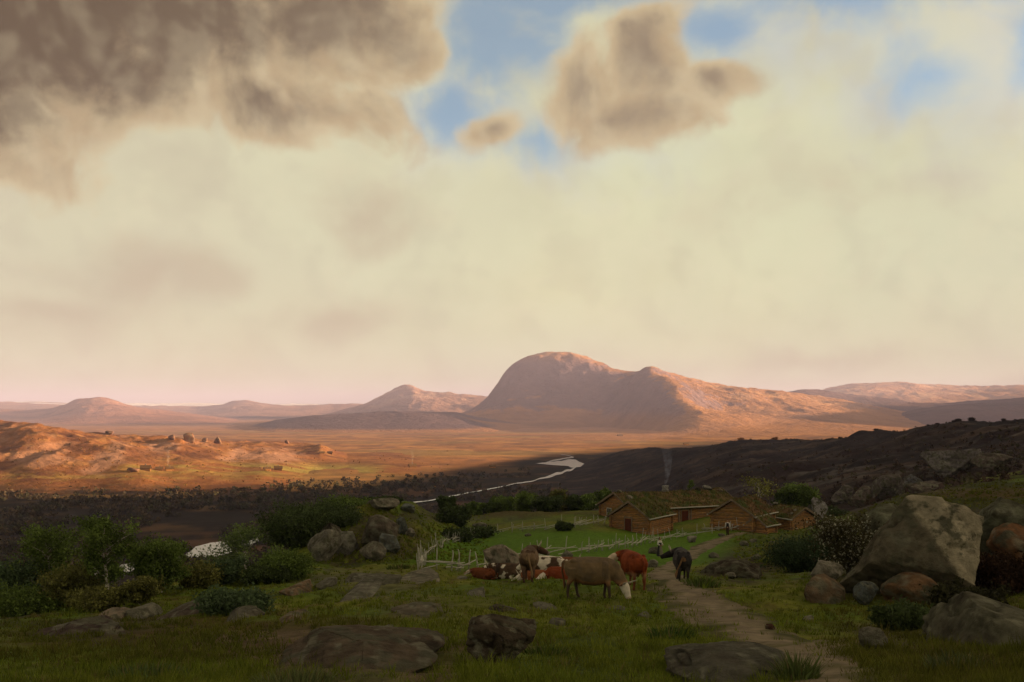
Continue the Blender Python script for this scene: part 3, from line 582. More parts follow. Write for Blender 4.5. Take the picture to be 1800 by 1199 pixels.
# ---- unseen hills added on the right, shaped to cast the valley's shade edge
def shade_hills():
    tx, ty, te = math.sin(R(SUN_AZ)), math.cos(R(SUN_AZ)), math.tan(R(SUN_EL))
    xr = lambda y: max(520, .62 * y + 200)
    ys, hs = [], []
    for px, py in SHADE_EDGE:
        p = plane(px, py, -80); t = 0
        while p.x + tx * t < xr(p.y + ty * t): t += 2
        ys.append(p.y + ty * t); hs.append(-80 + te * t)
    o = np.argsort(ys); ys = np.array(ys)[o]; hs = np.array(hs)[o]
    Y = np.arange(-700, 3000, 12.0); U = np.linspace(-1, 1, 90)
    YY, UU = np.meshgrid(Y, U, indexing='ij'); XR = np.maximum(520, .62 * YY + 200)
    H = np.interp(YY, ys, hs, left=hs[0] + 15); H = np.where(YY > ys[-1], H - (YY - ys[-1]) * .5, H); H = np.where(YY < ys[0], hs[0] + 15 * sstep(ys[0] - YY, 0, 80), H)
    Wd = np.where(UU < 0, 250, 520.0); X = XR + UU * Wd
    prof = np.cos(np.clip(UU, -1, 1) * math.pi / 2) ** 1.6
    Z = -84 + (H + 84).clip(0) * prof + (fbm(X / 60, YY / 60, 4, 401) - .5) * 6 * (1 - prof) * prof * 4
    col = np.empty(X.shape + (3,)); col[:] = (.045, .03, .022); n, m = X.shape; idx = np.arange(n * m).reshape(n, m)
    fc = np.stack([idx[:-1, :-1], idx[1:, :-1], idx[1:, 1:], idx[:-1, 1:]], -1)[..., ::-1].reshape(-1, 4)
    struct(obj('shade_hill', mesh_np('shade_hill', np.stack([X, YY, Z], -1).reshape(-1, 3), fc, 4, M_HEATH, col.reshape(-1, 3))))
    X, Y = np.meshgrid(np.linspace(2700, 5200, 90), np.linspace(3300, 6600, 110), indexing='ij')  # second unseen mountain, added to throw shade on the right-hand hills
    Z = -84 + 420 * np.exp(-(((X - 3900) / 620) ** 2) ** 1.3) * sstep(Y, 3350, 4200) * (1 - sstep(Y, 5700, 6550)) * (.8 + .4 * fbm(X / 500, Y / 500, 4, 410)); Z -= 8 * (Z < -83)
    col = np.empty(X.shape + (3,)); col[:] = (.2, .11, .07); n, m = X.shape; idx = np.arange(n * m).reshape(n, m)
    fc = np.stack([idx[:-1, :-1], idx[1:, :-1], idx[1:, 1:], idx[:-1, 1:]], -1).reshape(-1, 4)
    struct(obj('shade_mountain', mesh_np('shade_mountain', np.stack([X, Y, Z], -1).reshape(-1, 3), fc, 4, M_MOUNT, col.reshape(-1, 3))))
SHADE_EDGE = [(-150, 884), (0, 872), (150, 871), (300, 876), (450, 870), (560, 860), (650, 848), (720, 837), (800, 825), (900, 812), (960, 804), (1100, 795), (1250, 788), (1400, 781)]
shade_hills()

# ------------------------------------------------------------------ haze
def haze():
    m = bpy.data.materials.new('air'); m.use_nodes = True; nt = m.node_tree; nt.nodes.clear()
    v = nt.nodes.new('ShaderNodeVolumePrincipled'); v.inputs['Color'].default_value = (.49, .50, .78, 1); v.inputs['Density'].default_value = HAZE; v.inputs['Anisotropy'].default_value = 0.0
    o = nt.nodes.new('ShaderNodeOutputMaterial'); nt.links.new(v.outputs[0], o.inputs['Volume'])
    mb = MB(); mb.box(-30000, 30000, -30000, 30000, -420, 400); h = obj('haze', mb.mesh('haze', m)); h['kind'] = 'stuff'
HAZE = 7.0e-5
haze()
# ------------------------------------------------------------------ stones
from mathutils import noise as mnoise
def ico(sub):
    import bmesh
    bm = bmesh.new(); bmesh.ops.create_icosphere(bm, subdivisions=sub, radius=1); V = np.array([v.co[:] for v in bm.verts]); Fs = np.array([[v.index for v in f.verts] for f in bm.faces]); bm.free(); return V, Fs
ICO = {k: ico(k) for k in (2, 3, 4, 5, 6)}
def n3(V, sc, seed, oct=4):
    a = V * sc + seed * 3.7
    return (fbm(a[:, 0] + .37 * a[:, 2], a[:, 1] - .41 * a[:, 2], oct, seed) + fbm(a[:, 1] + 5.1, a[:, 2] + .3 * a[:, 0], oct, seed + 50) + fbm(a[:, 2] - 3.3, a[:, 0] + .27 * a[:, 1], oct, seed + 90)) / 3 - .5
GREY, GREEN_GREY, TAN, REDB, DARKS, BLUEG, PALE = (.105, .097, .072), (.092, .094, .060), (.125, .086, .052), (.115, .058, .028), (.042, .033, .023), (.082, .092, .088), (.17, .155, .12)
def rock_mesh(name, w, d, h, seed, col, sub=4, facets=9, rough=.22, lean=0.0, mat_=None, flat=.0, lit_side=None):
    rng = np.random.default_rng(seed); V, Fs = ICO[sub]; V = V.copy(); big = max(w, h)
    V = V * (1 + .55 * n3(V, .9, seed + 30, 3) * 2)[:, None]
    for k in range(facets + 5):
        n = rng.normal(size=3); n[2] *= .8; n /= np.linalg.norm(n); c = rng.uniform(.46, .82)
        t = V @ n - c; V = V - np.maximum(t, 0)[:, None] * n * .96
    nr = V / (np.linalg.norm(V, axis=1)[:, None] + 1e-6)
    ly = V @ np.array([.25, .2, 1.0]) + .25 * n3(V, 1.5, seed + 31, 3)
    crack = sstep(np.abs(n3(V, 1.1, seed + 33, 3)), 0, .022)
    V = V + nr * (rough * .55 * n3(V, 2.2, seed, 5) * 2 + .06 * n3(V, 6, seed + 3, 5) * 2 + .03 * n3(V, 15, seed + 4, 4) * 2 + .025 * (np.abs(((ly * 5) % 1) - .5) - .25) - .05 * (1 - crack))[:, None]
    if flat: V[:, 2] = np.where(V[:, 2] > 1 - flat, 1 - flat + (V[:, 2] - 1 + flat) * .25, V[:, 2])
    lo, hi = V.min(0), V.max(0); V = (V - (lo + hi) / 2) / (hi - lo)
    V[:, 0] += lean * V[:, 2]
    U = V * np.array([w, d, h]); U[:, 2] += h * .5
    c = np.array(col) * (1 + 1.3 * n3(V, 5, seed + 9, 5))[:, None] * (1 - .55 * (1 - crack))[:, None]
    lich = sstep(n3(V, 9, seed + 12, 5), .02, .10)[:, None] * .6; c = c * (1 - lich) + np.array((.15, .148, .105)) * lich
    stain = sstep(n3(V, 3.2, seed + 15, 4), .06, .14)[:, None] * .55; c = c * (1 - stain) + np.array((.034, .027, .019)) * stain
    if lit_side:
        f = (sstep(V[:, 0] + .5 * V[:, 2] + .12 * n3(V, 3, seed + 41, 4), .10, .16) * sstep(V[:, 2], -.28, -.18))[:, None]; c = c * (1 - f) + np.array(lit_side) * (1 + 1.2 * n3(V, 4, seed + 44, 5))[:, None] * f; c = np.where(f < .5, c * .75, c)  # side light painted in: right side paler, the rest darker
    return mesh_np(name, U, Fs, 3, mat_ or M_ROCK, c)
ROCKS = {}
def stone(bbox, label, col=GREY, seed=1, ter=None, base=None, sink=.22, depth=.85, cat='boulder', name=None, group=None, facets=9, flat=0, lean=0, sub=4, at=None, rz=None, rough=.22, low=0, lit_side=None):
    x0, y0, x1, y1 = bbox; ter = ter or pasture; cx = (x0 + x1) / 2
    p = at or ter.hit(cx, base or y1 - (y1 - y0) * .04); D = p.y
    w = (x1 - x0) * D / F; hh = (y1 - y0) * D / F
    if low:
        p1 = ter.hit(cx, y1); p2 = ter.hit(cx, y0 + (y1 - y0) * low); dd = max(p2.y - p1.y, w * .4); hh = (y1 - y0) * D / F * low * 1.3; me = rock_mesh(name or cat.replace(' ', '_'), w * 1.06, dd, hh * 2.1, seed, col, sub, facets, rough, lean, None, flat)
        xm, ym = (p1.x + p2.x) / 2, (p1.y + p2.y) / 2; o = obj(name or cat.replace(' ', '_'), me, loc=(ym * (cx - 900) / F, ym, ter.z(ym * (cx - 900) / F, ym) - hh * 1.15)); return tag(o, label, cat, group)
    h = hh * (1 + sink) if not at else hh
    me = rock_mesh(name or cat.replace(' ', '_'), w * 1.04, max(w * depth, h * .6), h * 1.03, seed, col, sub, facets, rough, lean, M_ROCKF if D > 400 else None, flat, lit_side)
    dz = hh * sink * .9
    if base is None: loc = (p.x, p.y + w * depth * .25, p.z - dz)
    else: loc = (p.x, p.y, p.z - dz + 0)
    o = obj(name or cat.replace(' ', '_'), me, loc=loc, rz=0)
    return tag(o, label, cat, group)
G_B, G_S = 'boulders strewn over the pasture', 'low rock slabs showing through the grass'
stone((1500, 897, 1726, 1062), 'largest grey brown boulder with a right face painted paler as if lit, right of the path', (.115, .10, .068), 11, facets=8, sub=6, sink=.4, base=1048, lean=.1, flat=.3, lit_side=(.24, .21, .145), group=G_B)
stone((1515, 898, 1625, 1010), 'lichen grey boulder leaning behind the left shoulder of the largest boulder', GREEN_GREY, 12, base=1003, sub=5, group=G_B)
stone((1702, 885, 1850, 985), 'grey boulder cut by the right edge, standing behind the reddish rock', GREEN_GREY, 13, base=978, sub=5, flat=.1, group=G_B)
stone((1745, 928, 1850, 1000), 'reddish rounded rock at the right edge before the grey boulder', REDB, 14, base=998, facets=4, group=G_B)
stone((1598, 982, 1699, 1048), 'pale rounded stone leaning on the foot of the largest boulder', GREY, 15, base=1046, facets=5, group=G_B)
stone((1567, 988, 1607, 1030), 'small pointed tan stone wedged between the largest boulder and the pale rounded stone', TAN, 16, base=1034, facets=8, group=G_B)
stone((1556, 1014, 1664, 1062), 'long flat reddish brown stone lying in front of the pale rounded stone', (.125, .072, .038), 17, facets=5, group=G_B)
stone((1420, 1018, 1491, 1062), 'brown and grey split stone left of the small bluish stone', TAN, 18, facets=7, group=G_B)
stone((1433, 990, 1484, 1020), 'pale grey stone behind the brown split stone, under the twiggy bush', PALE, 19, facets=6, group=G_B)
stone((1503, 1026, 1546, 1066), 'small upright bluish grey stone at the foot of the largest boulder', BLUEG, 20, facets=10, group=G_B)
stone((1640, 1040, 1830, 1140), 'big sloping grey slab cut by the right edge near the lower corner', (.088, .084, .056), 21, facets=6, sub=6, low=.6, group=G_B)
stone((1515, 1108, 1562, 1142), 'small round grey stone alone in the heather near the lower right path bend', GREY, 22, facets=3, group=G_B)
stone((1168, 1128, 1390, 1218), 'broad cracked grey rock slab at the bottom edge beside the path', (.070, .066, .050), 23, facets=8, sub=6, flat=.25, low=.4, cat='rock slab', group=G_S)
stone((820, 1092, 942, 1166), 'dark wet looking boulder alone in the deep grass at the bottom centre', (.058, .046, .032), 24, facets=10, sub=6, group=G_B)
stone((1232, 984, 1345, 1016), 'dark low rock mound right of the black cow', DARKS, 25, facets=6, low=.7, sub=5, cat='rock mound')
stone((853, 962, 914, 1008), 'tall light grey brown boulder behind the lying cows, by the fence', (.19, .155, .115), 26, facets=9, lean=-.2, base=1004, sub=5, group=G_B)
stone((905, 985, 922, 1002), 'white stone chip leaning on the foot of the tall boulder behind the cows', PALE, 27, base=1003, cat='stone', facets=10)
slabs = [((492, 1018, 560, 1046), 'tan rock slab in front of the birch bushes, beside a rounded grey one', (.15, .10, .058)), ((556, 1018, 588, 1036), 'rounded grey slab at the right end of the tan slab', GREY), ((606, 1008, 705, 1031), 'long grey slab below the left fence corner', STONEC),
    ((698, 1009, 776, 1030), 'long smooth slab just right of the long grey slab', (.135, .12, .085)), ((633, 1030, 651, 1040), 'small pinkish stone just below the long grey slab', TAN), ((592, 1048, 652, 1066), 'cracked grey slab half sunk in grass left of centre', GREY), ((684, 1056, 782, 1086), 'widest pale slab in the open grass left of centre', (.11, .093, .064)),
    ((962, 1082, 1002, 1101), 'grey stone block in the grass below the grazing cow', GREY), ((938, 1058, 980, 1072), 'flat stone in the grass left of the grazing cow', GREY), ((1068, 1062, 1100, 1073), 'flat stone in the grass under the head of the grazing cow', GREY), ((860, 1066, 920, 1078), 'low dark slab in the grass left of the flat stones', DARKS),
    ((1120, 1075, 1145, 1087), 'small pale stone in dark grass left of the path', GREY), ((930, 1094, 948, 1101), 'tiny stone above the dark wet boulder', GREY), ((796, 1010, 822, 1018), 'pale flat stone left of the lying calf', PALE), ((818, 1040, 852, 1052), 'flat stone in the grass below the lying calf', GREY),
    ((398, 1070, 462, 1092), 'rounded grey stone under the low bush on the left', GREY), ((228, 1056, 284, 1088), 'grey block, right one of the pair under the birches', GREY), ((184, 1064, 236, 1090), 'two toned block, left one of the pair under the birches', (.14, .11, .08)), ((488, 1078, 540, 1094), 'tan slab at the edge of the bare earth on the left', TAN), ((640, 1100, 690, 1124), 'grey stone at the top of the bare rock slope', GREY)]
for i, (bb, lb, c) in enumerate(slabs):
    stone(bb, lb, c, 40 + i, facets=7, flat=.15, low=.55 if i < 2 or i in (14, 15, 16, 17, 4, 7) else .32, cat='rock slab' if bb[2] - bb[0] > 45 else 'stone', group=G_S, sub=5 if bb[2] - bb[0] > 60 else 4)
stone((440, 1092, 800, 1222), 'wide bare brown rock slope sweeping to the bottom edge left of centre', (.066, .050, .034), 70, facets=5, sub=6, low=.22, rough=.4, cat='rock slope')
stone((60, 1094, 215, 1126), 'long dark rock ledge in the grass at the lower left', (.05, .035, .03), 71, facets=7, low=.4, sub=5, cat='rock ledge')
stone((270, 1064, 420, 1086), 'dark rock ledge running from the pair of blocks to the low bush', (.055, .042, .032), 72, facets=7, low=.4, sub=5, cat='rock ledge')
knoll = [((536, 938, 596, 988), 'grey boulder with a mossy top at the left foot of the rocky knoll', (.12, .11, .085)), ((586, 938, 626, 978), 'pale crag stone right of the mossy topped boulder on the knoll', (.14, .13, .105)), ((630, 956, 678, 986), 'rounded boulder at the foot of the knoll, furthest forward', (.115, .1, .075)), ((664, 942, 702, 972), 'bluish boulder at the right foot of the knoll', BLUEG), ((632, 910, 700, 955), 'big dark brown crag face in the middle of the knoll', (.075, .06, .045)), ((696, 912, 716, 940), 'narrow bluish crag right of the dark brown crag', BLUEG), ((712, 930, 730, 944), 'white stone on the knoll slope above the fence', PALE), ((640, 878, 700, 898), 'smooth pale rock on the crest of the knoll before the river', (.13, .115, .085)), ((800, 888, 838, 904), 'flat grey rock behind the back fence beside a dark bush', GREY), ((700, 888, 728, 900), 'sloping rock at the river end of the knoll crest', BLUEG), ((558, 922, 600, 952), 'dark stone under the thicket on the knoll', DARKS)]
for i, (bb, lb, c) in enumerate(knoll): stone(bb, lb, c, 90 + i, facets=9, sink=.3, group='rocks of the knoll')
pebs = [((1208, 944, 1226, 954), 'grey stone beside the path behind the milkmaid', PALE), ((1140, 962, 1160, 974), 'pale stone left of the milkmaid', GREY), ((1088, 994, 1104, 1006), 'round stone in front of the red cow', GREY), ((983, 970, 1008, 986), 'round stone behind the spotted cow, by the fence', GREY), ((1135, 985, 1158, 998), 'flat grey stone on the path verge right of the red cow', PALE),
    ((1262, 938, 1276, 943), 'small stone on the path, under the farmer', GREY), ((1300, 952, 1318, 960), 'pale stone below the farmer', GREY), ((1318, 948, 1332, 954), 'pale stone between the farmer and the dark bush', GREY), ((1352, 952, 1376, 961), 'pale flat stone left of the dark bush', GREY), ((1246, 972, 1266, 981), 'stone on top of the dark rock mound', GREY),
    ((1276, 1008, 1294, 1018), 'stone at the foot of the dark rock mound', GREY), ((1413, 1083, 1432, 1093), 'small pale stone in grass right of the lower path', PALE), ((922, 938, 934, 943), 'small stone in the middle of the green field', GREY), ((830, 920, 856, 930), 'stone outside the back fence, at its dark bushes', GREY), ((1346, 1098, 1366, 1110), 'dark red brown clod on the lower path', (.06, .03, .02)), ((1320, 975, 1338, 985), 'stone in the grass right of the dark mound', GREY)]
for i, (bb, lb, c) in enumerate(pebs): stone(bb, lb, c, 120 + i, facets=6, sink=.35, cat='stone', sub=3, group='small stones along the path and field')
far = [((1632, 793, 1725, 838), 'big grey crag high on the heath slope at the right', (.12, .105, .10)), ((1540, 838, 1596, 876), 'rounded crag on the heath slope, middle of the row', (.10, .085, .08)), ((1590, 836, 1622, 862), 'low bluish rock right of the rounded crag on the heath', (.11, .105, .11)), ((1462, 856, 1502, 886), 'dark crag on the heath, left end of the row', (.085, .07, .065)), ((1500, 858, 1545, 890), 'brown crag between the dark crag and the rounded crag', (.085, .065, .055)), ((1720, 800, 1790, 826), 'brown rocky hump right of the big grey crag', (.09, .07, .06)), ((1600, 848, 1660, 875), 'brown rock bank below the low bluish rock', (.085, .068, .058))]
for i, (bb, lb, c) in enumerate(far): stone(bb, lb, c, 150 + i, ter=heath, facets=8, sink=.35, sub=5, cat='crag', group='crags on the heath slope')
stone((1428, 872, 1452, 912), 'tall pale standing rock behind the right hand hut', (.21, .19, .185), 160, base=916, facets=9, cat='crag'); stone((1420, 884, 1440, 908), 'shorter grey rock leaning at the left of the tall pale rock', (.12, .115, .115), 161, base=912, facets=9, cat='crag')
hb = [((324, 762, 343, 778), 'largest round boulder on the skyline of the sunlit hill', 777), ((296, 764, 308, 772), 'small boulder left of the round one on the sunlit hill', 772), ((354, 770, 365, 777), 'low dark boulder just right of the round one on the sunlit hill', 777), ((376, 769, 389, 781), 'angular boulder, right end of the sunlit skyline row', 780), ((186, 757, 200, 764), 'flat boulder at the left of the sunlit skyline row', 764), ((224, 822, 246, 829), 'low rock beside the sunlit farmstead', 829), ((500, 774, 508, 780), 'smallest boulder far right on the sunlit ridge', 780)]
for i, (bb, lb, b) in enumerate(hb): stone(bb, lb, (.20, .10, .062), 170 + i, ter=hill, base=b, facets=7, sink=.2, sub=3, group='boulders along the sunlit ridge')

# ------------------------------------------------------------------ path
def path():
    pts = [(1500, 1240, 230), (1440, 1199, 160), (1385, 1150, 140), (1320, 1110, 112), (1262, 1075, 98), (1208, 1045, 80), (1175, 1020, 52), (1166, 1003, 28), (1184, 992, 24), (1205, 982, 22), (1222, 970, 24), (1240, 960, 26), (1262, 950, 26), (1285, 942, 24), (1312, 936, 18)]
    cen = []
    for i in range(len(pts) - 1):
        a, b = pts[i], pts[i + 1]; m = 14
        for k in range(m): t = k / m; cen.append([a[j] + (b[j] - a[j]) * t for j in range(3)])
    Vv = []; Cc = []; Nn = 15
    for i, (px, py, w) in enumerate(cen):
        e0 = .65 + .7 * float(fbm(np.array([i * .23]), np.array([1.3]), 4, 301)[0]); e1 = .65 + .7 * float(fbm(np.array([i * .23]), np.array([7.3]), 4, 305)[0])
        p = pasture.hit(px, min(py, 1230)); W = w * p.y / F
        for k in range(Nn):
            t = k / (Nn - 1); x = p.x - W * e0 + (W * e0 + W * e1) * t; y = p.y
            z = pasture.z(x, y) + .03 - .10 * (1 - min(1, 5 * t * (1 - t) * 1.4)) ; Vv.append((x, y, z))
            g = float(fbm(np.array([x / .8]), np.array([y / .8]), 4, 309)[0]); c = np.array((.135, .108, .070)) * (.55 + .9 * g)
            ed = abs(2 * t - 1); f = float(np.clip((ed + (g - .5) * 2.6 - .42) * 2.2, 0, 1)); Cc.append(tuple(c * (1 - f) + np.array((.05, .05, .017)) * f))
    n = len(cen); idx = np.arange(n * Nn).reshape(n, Nn); fc = np.stack([idx[:-1, :-1], idx[:-1, 1:], idx[1:, 1:], idx[1:, :-1]], -1).reshape(-1, 4)
    return struct(obj('path', mesh_np('path', Vv, fc, 4, M_PATH, Cc))), cen
_, PATHC = path()

# ------------------------------------------------------------------ trees and bushes
def leaf_mesh(name, cen, per, sig, size, base, rng, vary=.45, pale=.0):
    cen = np.asarray(cen, float); n = len(cen); c = np.repeat(cen, per, 0) + rng.normal(size=(n * per, 3)) * np.array([sig, sig, sig * .75])
    N = len(c); a = rng.normal(size=(N, 3)); a /= np.linalg.norm(a, axis=1)[:, None]; b = np.cross(a, rng.normal(size=(N, 3))); b /= np.linalg.norm(b, axis=1)[:, None]
    s = size * rng.uniform(.6, 1.35, (N, 1)); V = np.stack([c - a * s, c - b * s * .55, c + a * s, c + b * s * .55], 1).reshape(-1, 3)
    br = np.repeat(1 + vary * (rng.random((n, 1)) * 2 - 1), per, 0) * rng.uniform(.75, 1.3, (N, 1)); col = np.array(base) * br
    if pale: k = rng.random(N) < pale; col[k] = np.array((.28, .27, .2))
    return mesh_np(name, V, np.arange(N * 4).reshape(-1, 4), 4, M_LEAF, np.repeat(col, 4, 0), smooth=False)
def tree_meshes(seed, H, W, base, n_limb=9, per=26, size=.06, stems=1, bare=.25, open_=.0, bark=None, pale=0.0, sig=.2, trunk_r=None, rise=.8):
    rng = np.random.default_rng(seed); mb = MB(); cen = []
    for s in range(stems):
        ang = rng.uniform(0, 6.28); lean = (0.06 if stems == 1 else .38) * H * rng.uniform(.5, 1.1); top = np.array([math.cos(ang) * lean, math.sin(ang) * lean * .7, H * rng.uniform(.82, .98)])
        r0 = (trunk_r or H * .022) * (1 if stems == 1 else .75); pts = []; K = 9
        for k in range(K + 1):
            t = k / K; w = np.array([math.sin(t * 5 + seed), math.cos(t * 4.1 + seed * 2), 0]) * .028 * H * math.sin(math.pi * t)
            pts.append(np.array([0, 0, -.15]) * (1 - t) + top * np.array([t ** 1.3, t ** 1.3, t]) + w)
        mb.tube(pts, [r0 * (1.25 - 1.1 * (k / K)) for k in range(K + 1)], 7)
        for q in range(n_limb):
            t = bare + (.97 - bare) * (q + rng.random()) / n_limb; i = min(int(t * K), K - 1); p0 = pts[i] + (pts[i + 1] - pts[i]) * (t * K - i)
            a = rng.uniform(0, 6.28); env = W * .5 * math.sin(math.pi * min(1, max(.12, (t - bare * .6) / (1.02 - bare * .6)))) ** .6; ln = env * rng.uniform(.65, 1.15)
            d = np.array([math.cos(a), math.sin(a), rise * rng.uniform(.5, 1.4)]); d[:2] *= 1
            p1 = p0 + d * ln * .55 + np.array([0, 0, .04 * H]) * rng.random(); p2 = p1 + d * ln * .5 + rng.normal(size=3) * .1 * ln - np.array([0, 0, .12 * ln])
            rb = r0 * (1.1 - t) * .5 + .006; mb.tube([p0, (p0 + p1) / 2 + rng.normal(size=3) * .04 * ln, p1, p2], [rb, rb * .75, rb * .5, rb * .2], 5)
            for u in np.linspace(.35, 1.05, 5):
                if rng.random() < open_: continue
                pc = p0 + (p1 - p0) * min(1, u * 2) if u < .5 else p1 + (p2 - p1) * (u - .5) * 2
                cen.append(pc + rng.normal(size=3) * ln * .12)
                if rng.random() < .7: cen.append(pc + rng.normal(size=3) * ln * .28)
        cen.append(pts[-1]); cen.append(pts[-2])
    if not cen: cen = [np.array([0, 0, H])]
    ca = np.array(cen); lo, hi = np.percentile(ca, 3, 0), np.percentile(ca, 97, 0); sx = min(1, (W * .84) / max(hi[0] - lo[0], .05)); sy = min(1, (W * .84) / max(hi[1] - lo[1], .05)); sz = min(1.05, (H * .95) / max(ca[:, 2].max(), .05)); k3 = np.array([sx, sy, sz]); cen = ca * k3; mb.v = [(a * sx, b_ * sy, c_ * sz) for a, b_, c_ in mb.v]
    return mb.mesh('trunk', bark or M_BARK, smooth=True), leaf_mesh('crown', cen, per, sig, size, base, rng, pale=pale)
LG, LO, LD, LY, LB = (.085, .12, .028), (.11, .11, .032), (.045, .062, .022), (.14, .14, .035), (.062, .09, .042)
def tree(px, base, top, wpx, label, seed, base_c=LG, D=None, name='birch_tree', cat='tree', group=None, ter=None, **kw):
    ter = ter or pasture
    if D: x = D * (px - 900) / F; p = Vector((x, D, ter.z(x, D)))
    else: p = ter.hit(px, base)
    H = -p.y * (top - YH) / F - p.z; W = wpx * p.y / F
    kw.setdefault('size', max(.06, p.y * .00125)); kw.setdefault('sig', W * .085)
    tm, lm = tree_meshes(seed, H, W, base_c, **kw)
    t = thing(name, label, cat, p, 0, group); obj('trunk', tm, t); obj('crown', lm, t); return t
GT = 'birches at the left edge of the pasture'
tree(85, 1052, 922, 95, 'leaning birch with a pale forked trunk at the far left', 301, LG, group=GT, n_limb=20, open_=.15, per=44)
tree(186, 1060, 902, 84, 'tallest slender open crowned birch in the left group', 302, LG, group=GT, n_limb=22, open_=.2, per=44)
tree(283, 1042, 948, 88, 'low spreading birch with a forked white trunk left of the bright water', 303, LG, group=GT, n_limb=15, stems=2, per=46)
tree(446, 1002, 912, 98, 'round crowned birch with a thin white trunk right of the bright water', 304, LG, group=GT, n_limb=22, per=60, bare=.3)
tree(246, 1064, 1018, 50, 'small birch sapling bushing out beside the tallest birch', 305, LO, group=GT, n_limb=9, stems=3, per=30)
GB = 'bushes along the left edge of the pasture'
B = dict(name='bush', cat='bush', bark=M_BARKD, bare=.08, rise=.7)
tree(25, 1058, 975, 110, 'dark bluish bush at the very left edge', 311, LB, group=GB, stems=5, per=24, open_=.2, **B)
tree(135, 1062, 985, 95, 'olive bush between the two left birches', 312, LO, group=GB, stems=5, per=22, open_=.2, **B)
tree(345, 1034, 988, 70, 'dark bush filling the gap below the bright water', 313, LO, group=GB, open_=.3, stems=5, per=40, **B)
tree(400, 1022, 982, 60, 'blue green bush left of the round crowned birch', 314, LB, group=GB, open_=.3, stems=4, per=36, **B)
tree(505, 1016, 962, 80, 'leafy green bush at the right foot of the round crowned birch', 315, LG, group=GB, open_=.3, stems=5, per=44, **B)
tree(412, 1076, 1038, 95, 'low blue green bush over the rounded stone on the left', 316, LB, group=GB, stems=5, per=44, **B)
tree(465, 1024, 990, 70, 'low dark bush before the round crowned birch', 317, LD, group=GB, stems=5, per=40, **B)
tree(60, 1075, 1030, 120, 'low olive bush at the foot of the leaning birch', 318, LG, group=GB, stems=6, per=24, open_=.2, **B)
tree(180, 1072, 1030, 80, 'low brownish bush at the foot of the tallest birch', 319, LO, group=GB, stems=6, per=22, open_=.25, **B)
GK = 'thicket on the rocky knoll'
tree(520, 985, 898, 90, 'dark bush at the left end of the knoll thicket', 321, LD, group=GK, stems=6, per=50, D=82, **B)
tree(565, 960, 884, 105, 'largest dark green bush of the knoll thicket', 322, LD, group=GK, stems=6, per=60, D=90, **B)
tree(618, 930, 876, 80, 'green bush at the right of the knoll thicket, topmost', 323, LG, group=GK, stems=6, per=50, D=97, **B)
tree(600, 945, 905, 70, 'dark low bush under the topmost bush of the knoll thicket', 324, LD, group=GK, stems=5, per=50, D=86, **B)
tree(655, 905, 882, 40, 'round dark bush beside the pale crest rock of the knoll', 325, LD, group=GK, stems=4, per=40, D=101, **B)
tree(682, 890, 874, 26, 'small dark bush on the knoll crest, left of the bright river', 326, LD, group=GK, stems=4, per=40, D=112, **B)
tree(785, 886, 872, 24, 'small dark bush in front of the bright river bend', 327, LD, group=GK, stems=4, per=40, D=132, **B)
tree(803, 902, 886, 44, 'low dark bush beside the flat grey rock behind the back fence', 328, LD, group=GK, stems=4, per=40, D=122, **B)
GF = 'bushes growing in the fence'
tree(805, 950, 931, 42, 'dark bush, left of two where the left fence meets the back fence', 331, LD, group=GF, stems=5, per=44, **B)
tree(836, 945, 926, 44, 'dark bush, right of two where the left fence meets the back fence', 332, LD, group=GF, stems=5, per=44, **B)
tree(991, 932, 917, 22, 'small dark bush alone in the back fence', 333, LD, group=GF, stems=4, per=40, **B)
tree(1322, 934, 925, 22, 'small bush against the wall of the middle hut', 334, LG, group=GF, stems=4, per=36, **B)
GR = 'trees in a row behind the field'
row = [(838, 882, 26, LG, 'small bush at the left end of the row behind the field'), (890, 872, 34, LG, 'greyish tree left in the row behind the field'), (930, 865, 46, LG, 'fullest round tree in the row behind the field'), (962, 874, 40, LD, 'low dark tree right of the fullest tree in the row'), (978, 862, 30, LO, 'thin tree with a pale trunk in the middle of the row'), (1010, 872, 34, LD, 'dark tree right of the pale trunked tree in the row'), (1035, 870, 30, LG, 'pale green tree near the left gable of the long house'), (1062, 858, 24, LG, 'tall narrow tree touching the left gable of the long house'), (1000, 884, 30, LO, 'low shrub below the dark tree of the row'), (862, 884, 26, LD, 'low shrub left of the greyish tree in the row')]
for i, (px, top, w, c, lb) in enumerate(row):
    tree(px, 900, top, w, lb, 340 + i, c, D=152 + (i % 3) * 4, name='tree', group=GR, n_limb=12, per=34, stems=1 + (i % 2) * 2, bare=.12, bark=M_BARK if i in (4, 6) else M_BARKD)
tree(1335, 890, 838, 62, 'thin bare looking birch with a white trunk behind the huts', 361, LY, D=152, n_limb=11, open_=.5, per=14)
tree(1402, 895, 853, 50, 'dense green bush tree behind the right hand hut', 362, LG, D=150, stems=5, per=60, name='bush', cat='bush', bark=M_BARKD, bare=.08)
tree(1380, 895, 866, 36, 'darker bush left of the dense green bush behind the huts', 363, LD, D=150, stems=4, per=44, name='bush', cat='bush', bark=M_BARKD, bare=.08)
tree(1462, 912, 896, 44, 'dark low bush right of the pale standing rock', 364, LD, D=138, stems=4, per=44, name='bush', cat='bush', bark=M_BARKD, bare=.08)
tree(1412, 1002, 934, 100, 'dark blue green bush left of the boulders', 371, (.036, .055, .026), stems=8, per=34, open_=.2, **B)
tree(1490, 1012, 898, 105, 'open twiggy bush with pale flowers against the largest boulder', 372, (.05, .045, .022), stems=7, per=16, pale=.16, open_=.2, sig=.16, name='bush', cat='bush', bark=M_BARKD, bare=.15, rise=.9)
tree(1378, 985, 950, 50, 'low olive bush at the left of the dark blue green bush', 373, LO, stems=5, per=36, **B)
